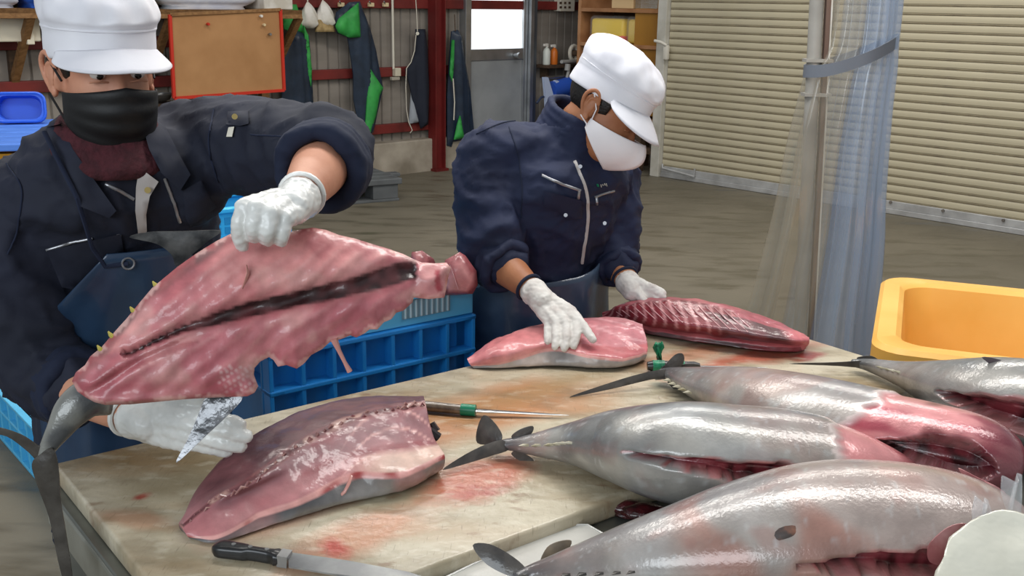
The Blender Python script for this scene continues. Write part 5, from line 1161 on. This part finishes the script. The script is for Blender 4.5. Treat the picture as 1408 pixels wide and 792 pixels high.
def head_shapes(mb, H):
    ell(mb, H, (0, -.015, .035), (.077, .097, .088)); ell(mb, H, (0, .018, -.03), (.067, .075, .09)); ell(mb, H, (0, .035, -.085), (.05, .055, .036))
    limb(mb, [H @ V(0, .084, .004), H @ V(0, .098, -.034)], [.009, .013]); ell(mb, H, (0, .078, .026), (.056, .02, .012))
    for s in (-1, 1):
        ell(mb, H, (s * .076, -.008, -.012), (.010, .014, .026))
def eyes(H, root, m, op=1.):
    for s in (-1, 1):
        e = MB(); ell(e, H, (s * .083, -.016, -.006), (.005, .017, .030)); ell(e, H, (s * .081, -.008, -.034), (.006, .009, .010))
        limb(e, [H @ V(s * x, y, z) for x, y, z in ((.080, .004, .006), (.087, -.004, .026), (.091, -.020, .030), (.093, -.033, .014), (.090, -.030, -.010), (.084, -.016, -.034))], [.0035, .0045, .005, .005, .0045, .004], 10)
        limb(e, [H @ V(s * x, y, z) for x, y, z in ((.085, -.006, .014), (.088, -.018, .010), (.087, -.020, -.008), (.083, -.006, -.018))], [.003, .0035, .0035, .003], 8)
        build_np(remesh(e, .0022, 2), 'ear', m, root)
    for s in (-1, 1):
        e = MB(); ell(e, H, (s * .032, .079, .003), (.0125, .012, .0075 * op)); eb = e.build('eye', M_eyew, root, True, 0)
        e = MB(); ell(e, H, (s * .031, .0885, .002), (.006, .0035, .006 * op)); e.build('iris', M_eyed, eb, True, 0)
        for z, w in ((.0115, .0035), (-.006, .0016)):
            MB().tube([H @ V(s * (.032 + x), .0905 - abs(x) * .35 - .1 * x, z - abs(x) * .18) for x in (-.015, -.008, 0, .008, .015)], w, 8).build('eyelid', m, eb, True)
        MB().tube([H @ V(s * (.03 + x), .098 - abs(x) * .5, .024 - x * .12) for x in (-.018, -.006, .006, .02)], [.003, .0045, .004, .002], 8, flat=.5).build('eyebrow', M_hair, root, True)
def cap_(H, root, seed, puff=1., drop=.022):
    n = 72; P = []
    prof = [(1.0, .028), (1.03, .034), (1.035, .055), (1.03, .070), (1.05, .078), (1.08 * puff, .092), (1.05 * puff, .112), (.94 * puff, .131), (.74 * puff, .146), (.44 * puff, .156), (.05, .160)]
    for i, (r, z) in enumerate(cr(prof, 34)):
        row = []
        for k in range(n):
            a = 2 * math.pi * k / n; x, y = math.cos(a), math.sin(a); w = float(sstep(.075, .11, z)) if z > .075 else 0
            d = (.007 * nz((x * 2.2 * r, y * 2.2 * r, z * 16), 1.2, seed) + .0025 * (abs(nz((x * 3 * r, y * 3 * r, z * 9), 1.5, seed + 4)) - .2) + .0025 * math.sin(a * 13 + seed) * math.exp(-((z - .082) / .014) ** 2)) * (.2 + w)
            bz = -.014 * (1 - y) / 2 if z < .08 else 0
            row.append(list(H @ V(x * (.087 * r + d), -.013 + y * (.107 * r + d), z + bz + d * .6 - (.012 * y * r * w))))
        P.append(row)
    P = np.array(P); cp = grid_mb(P, True, True).build('cap_crown', M_cap, root, True, 0)
    MB().tube([H @ V(.0905 * math.cos(a), -.013 + .1115 * math.sin(a), .074 - .0) for a in np.linspace(0, 2 * math.pi, 49)], .0022, 6).build('cap_seam', M_cap, cp, True)
    G = []
    for i in range(9):
        u = i / 8; row = []
        for k in range(37):
            a = math.radians(90 + (k - 18) / 18 * 68); e = math.cos((k - 18) / 18 * math.pi / 2) ** .55 if abs(k - 18) < 18 else 0
            out = .062 * u * e; row.append(list(H @ V(math.cos(a) * (.089 + out * .75), -.013 + math.sin(a) * (.109 + out), .036 - drop * (u * .6 + .4 * u * u) * e + .010 * (1 - abs(k - 18) / 18) * (1 - u) - .010 * abs(math.cos(a)) * u)))
        G.append(row)
    sheet_mb(np.array(G), .003).build('cap_brim', M_cap, root, True, 0)
def mask_(H, root, m, peak, loops, zs=1.):
    G = []
    for i in range(26):
        v = i / 25; row = []
        for k in range(41):
            u = (k - 20) / 20; a = math.radians(90 - u * (80 + 14 * peak)); z = (-.030 + .016 * (1 - abs(u)) ** 1.5) * (1 - v) + ((-.128 * zs + .05 * abs(u) ** 1.6) * (1 - peak) + peak * (-.122 * zs + .064 * abs(u) ** 1.4)) * v
            bul = (.036 + .016 * peak) * ((1 - abs(u) ** 1.3) * (1 - peak) + peak * (1 - abs(u)) ** .9) * math.sin(math.pi * min(1, .26 + v * .72)) + peak * .012 * math.exp(-(u / .08) ** 2) * math.sin(math.pi * v)
            pl = .0025 * math.sin(v * 22) * (1 - peak) * (1 - abs(u) ** 2)
            row.append(list(H @ V(math.cos(a) * (.0775 + bul * .3), .012 + math.sin(a) * (.083 + bul + pl) - (.03 - .014 * peak) * v * (1 - abs(u)), z)))
        G.append(row)
    mk = sheet_mb(np.array(G), -.002).build('face_mask', m, root, True, 0)
    for s in (-1, 1):
        for za, zb in (((-.012, .022), (-.075, -.04)) if peak < .5 else ((-.032, .022), (-.056, -.036))):
            MB().tube([H @ V(s * .077, .027 - .018 * peak, za), H @ V(s * .082, .006, (za + zb) / 2), H @ V(s * .087, -.018, zb)], loops, 6).build('ear_loop', m, mk, True)
def hair_(H, root, zlow=-.045):
    G = []
    for i in range(12):
        u = i / 11; row = []
        for k in range(49):
            a = math.radians(15 + 0 - 0) ; az = math.radians(28 - (k / 48) * 236); z = .055 * (1 - u) + (zlow * (.35 + .65 * abs(math.sin((k / 48) * math.pi)) ** .8)) * u
            s = math.sqrt(max(.05, 1 - ((z - .035) / .092) ** 2)); row.append(list(H @ V(math.cos(az) * .0795 * s, -.015 + math.sin(az) * .1 * s, z)))
        G.append(row)
    sheet_mb(np.array(G), .005).build('hair', M_hair, root, True, 0)
def glove(root, wrist, fore, fingers, thumb, m, r=.0105, name='glove', palmr=.017, cuff=True, vox=.0026):
    """fingers: list of (mcp, pip, tip) points; wrist point; fore = direction from wrist back up the forearm"""
    g = MB(); mc = sum((f[0] for f in fingers), V(0, 0, 0)) / len(fingers)
    for i, f in enumerate(fingers):
        w_ = wrist + (f[0] - mc) * .55; limb(g, [w_, w_.lerp(f[0], .5), f[0]], [palmr * 1.05, palmr * 1.05, palmr * .86]); dip = f[1].lerp(f[2], .55) + (f[1] - f[0]).normalized() * .003
        k = .9 if i == len(fingers) - 1 else 1.; limb(g, [f[0], f[1], dip, f[2]], [r * 1.12 * k, r * 1.06 * k, r * k, r * .88 * k])
    limb(g, [wrist, wrist.lerp(thumb[0], .6), thumb[0]], [palmr * 1.2, palmr * 1.1, palmr * .8]); limb(g, [thumb[0], thumb[1], thumb[2]], [r * 1.25, r * 1.15, r * .95])
    limb(g, [wrist - fore * .03, wrist - fore * .01, wrist + fore * .004], [.027, .030, .034])
    rm = remesh(g, vox, 3, .5)
    n = np.asarray(rm.n); v = np.asarray(rm.v); v += n * np.array([[.0012 * nz(q, 60, 1) + .0012 * nz(q, 140, 4)] for q in v]); rm.v = v
    go = build_np(rm, name, m, root)
    if cuff:
        e = wrist + fore * .026; a = fore.cross(V(0, 0, 1)).normalized(); b = fore.cross(a)
        MB().tube([e + a * .0325 * math.cos(t) + b * .0325 * math.sin(t) for t in np.linspace(0, 2 * math.pi, 29)], .0042, 8).build('glove_cuff', m if m is M_glove else M_cuff, go, True)
    return go
def garment_mesh(mb, vox, root, name, m, seed, amp=.006, smooth=5):
    rm = remesh(mb, vox, smooth, .5); v = np.asarray(rm.v); n = np.asarray(rm.n)
    d = np.array([amp * (1.1 * nz((q[0], q[1], q[2] * .8 + q[0] * .6), 9, seed) + 1.5 * (max(0, 1 - 3.2 * abs(nz((q[0] * 1.2 + q[2] * .5, q[1], q[2] * .8), 11, seed + 3))) - .3) + .6 * max(0, 1 - 4 * abs(nz((q[0], q[1], q[2] * 1.5), 21, seed + 9)))) for q in v])
    rm.v = v + n * d[:, None]; o = build_np(rm, name, m, root)
    return o, BVHTree.FromPolygons([tuple(q) for q in rm.v], rm.f)
def on(bvh, px, py, out=.003):
    d = ray(px, py).normalized(); loc, nrm, i, dist = bvh.ray_cast(CAM, d)
    if loc is None: return None
    if nrm.dot(d) > 0: nrm = -nrm
    return loc + nrm * out
def deco(bvh, pix, r, name, m, par, flat=.5, out=.002, n=8, k=24):
    pts = [on(bvh, a, b, out) for a, b in cr(pix, k)]; pts = [p for p in pts if p is not None]
    # drop jumps
    good = [pts[0]]
    for p in pts[1:]:
        if (p - good[-1]).length < .06: good.append(p)
    return MB().tube(good, r, n, True, flat, (CAM - good[0]).normalized()).build(name, m, par, True)
def patch(bvh, pix, name, m, par, out=.004, th=.003, step=.009):
    """cloth flap lying on a surface, outline in picture, real offset from the cloth"""
    o2 = [(a / 1000., -b / 1000.) for a, b in pix]
    if sum(o2[i][0] * o2[(i + 1) % len(o2)][1] - o2[(i + 1) % len(o2)][0] * o2[i][1] for i in range(len(o2))) < 0: o2 = o2[::-1]
    vo, d, tris, bd = slab(o2, step, None, None); n = len(vo); A = []; Bk = []
    for p in vo:
        q = on(bvh, p[0] * 1000, -p[1] * 1000, 0)
        if q is None: q = A[-1] if A else V(0, 0, 0)
        e = (CAM - q).normalized(); A.append(q + e * (out + th)); Bk.append(q + e * out * .2)
    mb = MB(); mb.v = A + Bk; mb.f = list(tris) + [tuple(i + n for i in t[::-1]) for t in tris] + [(b, a, a + n, b + n) for a, b in bd]
    return mb.build(name, m, par, True, 60)
def ringtube(c, ax, R, r, n=36, m=10, wob=0., ell_=1., upv=(0, 0, 1)):
    ax = ax.normalized(); a = ax.cross(Vector(upv)).normalized(); b = ax.cross(a)
    pts = [c + a * R * math.cos(t) * (1 + wob * math.sin(3 * t)) + b * R * ell_ * math.sin(t) + ax * (wob * .1 * math.sin(5 * t)) for t in np.linspace(0, 2 * math.pi, n + 1)]
    return MB().tube(pts, r, m, True)
def stand_on(mb_t, mb_b, hip, L, Fv, hw=.095):
    for s in (-1, 1):
        h = hip + L * s * hw; k = V(h.x, h.y, .50) + Fv * .03; f = V(h.x, h.y, .10)
        limb(mb_t, [h + Z * .02, k, f], [.098, .072, .055]); limb(mb_b, [f + Z * .2, f, V(f.x, f.y, .055)], [.062, .058, .05])
        limb(mb_b, [V(f.x, f.y, .045), V(f.x, f.y, .04) + Fv * .10, V(f.x, f.y, .035) + Fv * .17], [.044, .042, .034])

# ---------------------------------------------------------------- worker holding the tuna side
def worker_black():
    Fv = V(.5, -.87, 0).normalized(); L = V(-Fv.y, Fv.x, 0)
    pel = V(-.79, 2.05, .93); che = V(-.745, 1.905, 1.27); nb = V(-.735, 1.90, 1.37)
    SL, EL, WL = U(288, 196, y=1.98), U(452, 214, y=1.78), U(410, 275, y=1.53)
    SR, ER, WR = U(14, 330, y=1.83), U(60, 510, y=1.82), U(188, 577, y=1.61)
    root = thing('person', V(pel.x, pel.y, 0), 'person in black mask, white cap and dark navy jacket lifting a tuna side', 'person')
    H = frame(U(143, 97, y=1.85), V(math.sin(math.radians(36)), -math.cos(math.radians(36)), -.06), Z)
    b = MB(); head_shapes(b, H); limb(b, [H @ V(0, -.025, -.06), nb], [.058, .062])
    loftrings(b, [(pel - Z * .08, .15, .105, L, Fv), (pel, .16, .11, L, Fv), (pel.lerp(che, .5), .14, .1, L, Fv), (che, .165, .11, L, Fv), (nb - Z * .03, .09, .07, L, Fv)])
    for s_, e_, w_ in ((SL, EL, WL), (SR, ER, WR)):
        limb(b, [che.lerp(s_, .6), s_, e_], [.05, .055, .045]); limb(b, [e_, e_.lerp(w_, .35), w_], [.044, .046, .027])
    limb(b, [WL, U(372, 292, y=1.475)], [.022, .010]); limb(b, [WR, U(255, 588, y=1.57)], [.022, .010])
    t = MB(); bt = MB(); stand_on(t, bt, pel - Z * .05, L, Fv); stand_on(b, MB(), pel - Z * .05, L, Fv * .2, .09)
    for s in (-1, 1): f = pel + L * s * .09; limb(b, [V(f.x, f.y, .05), V(f.x, f.y, .045) + Fv * .12], [.034, .03])
    build_np(remesh(b, .006, 4), 'body', M_skin1, root)
    loftrings(t, [(pel - Z * .16, .17, .125, L, Fv), (pel - Z * .08, .172, .125, L, Fv), (pel, .165, .12, L, Fv)])
    garment_mesh(t, .012, root, 'trousers', M_trou, 3); build_np(remesh(bt, .01, 3), 'boots', M_boot, root)
    eyes(H, root, M_skin1); hair_(H, root); cap_(H, root, 2.2, 1.03); mask_(H, root, M_blackm, 0, .002)
    # neck warmer
    nw = MB(); c0 = H @ V(0, .002, -.112)
    for i, (dz, R) in enumerate(((.012, .072), (-.006, .080), (-.022, .087))): g = ringtube(c0 + V(0, 0, dz) + Fv * (.006 * i), Z + Fv * .35, R, .017, 30, 8, .02); nw.add(g.v, g.f)
    garment_mesh(nw, .006, root, 'neck_warmer', mat('maroon_knit', '4a1c24', .9, col2='38141b', scale=60, bump=.8, bscale=130), 5, .002, 3)
    # jacket
    j = MB()
    loftrings(j, [(pel - Z * .12, .19, .15, L, Fv), (pel, .195, .155, L, Fv), (pel.lerp(che, .5), .19, .15, L, Fv), (che - Z * .03, .20, .15, L, Fv), (che + Z * .05, .165, .13, L, Fv), (nb - Z * .035, .125, .105, L, Fv), (nb - Z * .015, .10, .085, L, Fv)])
    limb(j, [nb + L * .1 - Z * .05, SL + Z * .0, EL], [.07, .088, .078]); limb(j, [EL - (EL - SL).normalized() * .06, EL, EL.lerp(WL, .14)], [.078, .078, .06])
    limb(j, [nb - L * .1 - Z * .07, SR, ER], [.06, .088, .08]); limb(j, [ER, ER.lerp(WR, .32)], [.078, .066])
    limb(j, [che + Fv * .02, che + L * .1 + Fv * .04], [.13, .11])
    jo, bvh = garment_mesh(j, .009, root, 'jacket', M_jack1, 8., .007)
    # cuff
    ca = (WL - EL).normalized(); cc = EL.lerp(WL, .27)
    cm = MB()
    for d_, R in ((-.018, .063), (.0, .064), (.016, .062)): g = ringtube(cc + ca * d_, ca, R, .015, 30, 10, .03); cm.add(g.v, g.f)
    garment_mesh(cm, .005, jo, 'rolled_cuff', M_cuff, 2., .003, 3)
    ca2 = (WR - ER).normalized(); cm = MB()
    for d_ in (-.012, .012): g = ringtube(ER.lerp(WR, .34) + ca2 * d_, ca2, .058, .015, 30, 10, .03); cm.add(g.v, g.f)
    garment_mesh(cm, .006, jo, 'rolled_cuff', M_cuff, 4., .003, 3)
    # collar: open stand-up flaps
    for pix, nm in (([(74, 150), (84, 170), (100, 205), (135, 255), (160, 290), (150, 300), (106, 282), (72, 215), (64, 175)], 'collar'), ([(210, 160), (228, 175), (248, 215), (262, 240), (248, 262), (222, 238), (205, 205), (198, 180)], 'collar')):
        patch(bvh, pix, nm, M_jack1, jo, .014, .006)
    patch(bvh, [(191, 233), (202, 238), (218, 250), (206, 270), (201, 295), (202, 320), (190, 322), (186, 290), (187, 258)], 'placket_lining', M_grey, jo, .008, .003)
    p = on(bvh, 201, 254, .014); n_ = (CAM - p).normalized(); MB().tube([p, p + n_ * .004], .0055, 12).build('snap_button', M_brass, jo, True)
    deco(bvh, [(146, 253), (165, 263), (184, 274)], .003, 'zip', M_zip, jo); deco(bvh, [(64, 343), (95, 334), (127, 327)], .0025, 'pocket_zip', M_zip, jo); deco(bvh, [(163, 322), (164, 330)], .004, 'zip_pull', M_zip, jo)
    patch(bvh, [(64, 345), (166, 322), (170, 345), (150, 370), (100, 398), (85, 395)], 'pocket_flap', M_jack1, jo, .006, .003)
    deco(bvh, [(226, 245), (236, 270), (248, 305)], .003, 'zip', M_zip, jo); deco(bvh, [(234, 238), (236, 242)], .004, 'zip_pull', M_zip, jo)
    patch(bvh, [(252, 262), (276, 248), (298, 285), (262, 312), (255, 300)], 'pocket_flap', M_jack1, jo, .006, .003)
    tb_ = patch(bvh, [(313, 153), (341, 152), (342, 170), (330, 173), (311, 171)], 'shoulder_tab', M_jack1, jo, .007, .004)
    p = on(bvh, 329, 164, .014); n_ = (CAM - p).normalized(); MB().tube([p, p + n_ * .004], .005, 12).build('snap_button', M_brass, jo, True)
    patch(bvh, [(314, 175), (322, 174), (319, 188), (311, 188)], 'white_tag', M_tape, jo, .005, .002, .004)
    deco(bvh, [(345, 185), (380, 188), (415, 190)], .0015, 'seam', M_cuff, jo); deco(bvh, [(295, 150), (288, 200), (300, 250)], .0015, 'seam', M_cuff, jo); deco(bvh, [(10, 225), (30, 260), (25, 310), (10, 350)], .0015, 'seam', M_cuff, jo)
    # apron
    G = []
    for i in range(40):
        u = i / 39; z = 1.165 - u * .80; row = []; sw = min(1, .28 + u * 3.2) if u < .3 else 1.
        tz = min(1, max(0, (z - .85) / (1.27 - .85))); c = pel.lerp(che, tz); c = V(c.x, c.y, z)
        for k in range(41):
            a = math.radians(8 + (k - 20) / 20 * 66 * sw); R = .205 + .012 * math.sin(k * .7 + u * 4) * u; hw = R; hd = R * .86
            row.append(list(c + L * hw * math.sin(a) + Fv * hd * math.cos(a) + Z * 0.))
        G.append(row)
    ap = sheet_mb(np.array(G), .004).build('apron', M_apr1, root, True, 0)
    Gt = np.array(G); rp = V(*Gt[1, 12]) + Fv * .008
    ringtube(rp, Fv, .010, .0018, 16, 6).build('strap_ring', M_zip, ap, True)
    q = [on(bvh, a, b_, .028) for a, b_ in ((72, 195), (90, 225), (112, 275), (132, 325), (146, 352))] + [rp]
    MB().tube([x for x in q if x is not None], .0045, 8, flat=.6).build('neck_strap', M_cuff, ap, True)
    # gloves
    f = lambda *a: U(a[0], a[1], y=a[2])
    glove(root, WL, (EL - WL).normalized(), [(f(336, 286, 1.462), f(329, 306, 1.452), f(333, 338, 1.472)), (f(353, 288, 1.448), f(349, 309, 1.437), f(350, 326, 1.462)), (f(373, 294, 1.448), f(369, 315, 1.438), f(368, 330, 1.462)), (f(393, 301, 1.458), f(389, 319, 1.448), f(386, 331, 1.466))],
          (f(352, 290, 1.52), f(338, 305, 1.545), f(335, 325, 1.555)), M_glove, .0115)
    glove(root, WR, (ER - WR).normalized(), [(f(262, 570, 1.575), f(300, 576, 1.56), f(330, 584, 1.555)), (f(266, 584, 1.565), f(306, 592, 1.55), f(338, 600, 1.55)), (f(263, 597, 1.565), f(300, 606, 1.55), f(330, 614, 1.55)), (f(256, 608, 1.57), f(288, 615, 1.56), f(312, 621, 1.56))],
          (f(222, 562, 1.60), f(250, 552, 1.59), f(275, 548, 1.58)), M_glove, .0125, palmr=.019)
    return root
worker_black()

# ---------------------------------------------------------------- worker pressing the fillet
def worker_white():
    Fv = V(.64, -.77, 0).normalized(); L = V(-Fv.y, Fv.x, 0)
    pel = V(.06, 2.72, .90); che = V(.115, 2.64, 1.16); nb = U(782, 196, y=2.63)
    SR, ER, WR = U(678, 222, y=2.58), U(676, 350, y=2.50), U(736, 403, y=2.37)
    SL, EL, WL = U(838, 246, y=2.78), U(842, 350, y=2.74), U(864, 390, y=2.64)
    root = thing('person', V(pel.x, pel.y, 0), 'person in white mask, white cap and navy jacket bending over the cutting board', 'person')
    H = frame(U(833, 151, y=2.60), V(.76, -.42, -.50), V(.45, 0, .9))
    b = MB(); head_shapes(b, H); limb(b, [H @ V(0, -.03, -.05), nb], [.058, .064])
    loftrings(b, [(pel - Z * .08, .15, .105, L, Fv), (pel, .155, .11, L, Fv), (pel.lerp(che, .5), .145, .1, L, Fv), (che, .165, .11, L, Fv), (nb - Z * .04, .09, .07, L, Fv)])
    for s_, e_, w_ in ((SL, EL, WL), (SR, ER, WR)):
        limb(b, [che.lerp(s_, .6), s_, e_], [.05, .055, .045]); limb(b, [e_, e_.lerp(w_, .35), w_], [.044, .044, .026])
    limb(b, [WR, U(765, 434, y=2.315)], [.021, .009]); limb(b, [WL, U(876, 396, y=2.62)], [.02, .009])
    t = MB(); bt = MB(); stand_on(t, bt, pel - Z * .05, L, Fv); stand_on(b, MB(), pel - Z * .05, L, Fv * .2, .09)
    for s in (-1, 1): f_ = pel + L * s * .09; limb(b, [V(f_.x, f_.y, .05), V(f_.x, f_.y, .045) + Fv * .12], [.034, .03])
    build_np(remesh(b, .006, 4), 'body', M_skin2, root)
    loftrings(t, [(pel - Z * .16, .165, .12, L, Fv), (pel - Z * .08, .168, .12, L, Fv), (pel + Z * .02, .165, .118, L, Fv)])
    garment_mesh(t, .012, root, 'trousers', M_trou, 3); build_np(remesh(bt, .01, 3), 'boots', M_boot, root)
    eyes(H, root, M_skin2, .3); hair_(H, root, -.06); cap_(H, root, 3.3, 1.02, .035); mask_(H, root, M_whitem, 1., .0016, .98)
    j = MB()
    loftrings(j, [(pel - Z * .02, .185, .14, L, Fv), (pel + Z * .05, .185, .145, L, Fv), (pel.lerp(che, .6), .185, .14, L, Fv), (che, .20, .14, L, Fv), (che + Z * .06, .18, .12, L, Fv), (nb - Z * .03, .115, .09, L, Fv), (nb + Z * .02, .085, .075, L, Fv), (nb + Z * .05 + Fv * .01, .078, .072, L, Fv)])
    limb(j, [nb - L * .05 - Z * .04, SR, ER], [.08, .088, .075]); limb(j, [ER - Z * -.05, ER, ER.lerp(WR, .22)], [.074, .076, .064])
    limb(j, [nb + L * .05 - Z * .04, SL, EL], [.075, .08, .066]); limb(j, [EL + Z * .04, EL, EL.lerp(WL, .3)], [.066, .066, .054])
    jo, bvh = garment_mesh(j, .009, root, 'jacket', M_jack2, 21., .007)
    for w_, e_, R in ((WR, ER, .058), (WL, EL, .05)):
        ax = (w_ - e_).normalized(); cm = MB()
        for d_ in (-.014, .012): g = ringtube(e_.lerp(w_, .25 if R > .055 else .33) + ax * d_, ax, R, .014, 30, 10, .04); cm.add(g.v, g.f)
        garment_mesh(cm, .005, jo, 'rolled_cuff', M_jack2, 4., .003, 3)
    # collar
    cl = MB()
    hx_ = ((H @ V(0, -.045, -.06)) - nb).normalized()
    for d_, R in ((-.03, .098), (-.012, .092), (.006, .087), (.024, .084), (.042, .082), (.060, .080), (.078, .078)): g = ringtube(nb + hx_ * d_ - Fv * .006, hx_ + Fv * .1, R, .010, 30, 8, .0, .95); cl.add(g.v, g.f)
    garment_mesh(cl, .005, jo, 'collar', M_jack2, 1., .002, 3)
    deco(bvh, [(790, 222), (797, 240), (806, 265), (808, 300), (803, 340), (800, 362)], .004, 'front_zip', M_grey, jo, .4, k=30)
    deco(bvh, [(745, 241), (765, 250), (798, 262)], .0032, 'pocket_zip', M_zip, jo); deco(bvh, [(796, 262), (795, 273)], .0035, 'zip_pull', M_zip, jo)
    deco(bvh, [(817, 271), (830, 266), (844, 262)], .003, 'pocket_zip', M_zip, jo); deco(bvh, [(819, 270), (820, 281)], .0035, 'zip_pull', M_zip, jo)
    patch(bvh, [(748, 262), (800, 276), (801, 300), (780, 303), (768, 292), (748, 285)], 'pocket_flap', M_jack2, jo, .005, .003)
    for px, py in ((775, 294), (827, 304), (794, 230)):
        p = on(bvh, px, py, .011)
        if p: n_ = (CAM - p).normalized(); MB().tube([p, p + n_ * .003], .0048, 12).build('snap_button', M_zip, jo, True)
    deco(bvh, [(700, 175), (712, 215), (718, 260), (716, 300)], .0015, 'seam', M_cuff, jo); deco(bvh, [(655, 185), (690, 170), (730, 165)], .0015, 'seam', M_cuff, jo)
    # embroidered name mark on the chest: a green leaf and small pale strokes
    for a, b_, m_, w in ((820.5, 253, 'green_tape', .0035), (825, 253.6, 'white_tape', .0022), (827.4, 253, 'white_tape', .002), (830, 252.4, 'white_tape', .0024), (832.5, 252.6, 'white_tape', .002)):
        p = on(bvh, a, b_, .003); q = on(bvh, a + .8, b_ + 3.2, .003)
        if p and q: MB().tube([p, q], w, 6, flat=.4).build('embroidered_mark', bpy.data.materials[m_], jo, True)
    # apron
    G = []
    for i in range(40):
        u = i / 39; row = []
        for k in range(49):
            q = (k - 24) / 24; a = math.radians(q * 108); top = .925 + .06 * max(0, q) ** 1.0 - .02 * max(0, -q); z = top - u * .62
            R = .2 + .02 * u + .010 * math.sin(k * .55 + 2 * u) * (.3 + u) + .010 * nz((q * 3, u * 5, 2), 1.3); c = V(pel.x, pel.y, z)
            row.append(list(c + L * R * math.sin(a) + Fv * (R * .82) * math.cos(a)))
        G.append(row)
    ap = sheet_mb(np.array(G), .004).build('apron', M_apr2, root, True, 0)
    MB().tube([V(*x) for x in np.array(G)[2]], .004, 6).build('waist_tape', M_cuff, ap, True)
    f = lambda *a: U(a[0], a[1], y=a[2])
    glove(root, WR, (ER - WR).normalized(), [(f(791, 441, 2.30), f(793, 457, 2.275), f(789, 476, 2.255)), (f(778, 444, 2.295), f(779, 460, 2.268), f(776, 479, 2.248)), (f(765, 444, 2.298), f(765, 460, 2.272), f(763, 477, 2.25)), (f(754, 441, 2.31), f(753, 456, 2.29), f(753, 471, 2.268))],
          (f(786, 428, 2.32), f(801, 447, 2.29), f(815, 467, 2.262)), M_glove2, .0098, palmr=.0155)
    glove(root, WL, (EL - WL).normalized(), [(f(884, 391, 2.615), f(899, 396, 2.60), f(912, 403, 2.59)), (f(887, 397, 2.61), f(901, 401, 2.595), f(912, 408, 2.585)), (f(885, 403, 2.61), f(897, 407, 2.595), f(905, 413, 2.585)), (f(880, 408, 2.615), f(889, 412, 2.60), f(896, 416, 2.59))],
          (f(876, 402, 2.60), f(884, 412, 2.585), f(892, 420, 2.575)), M_glove2, .0098, palmr=.0155)
    return root
worker_white()
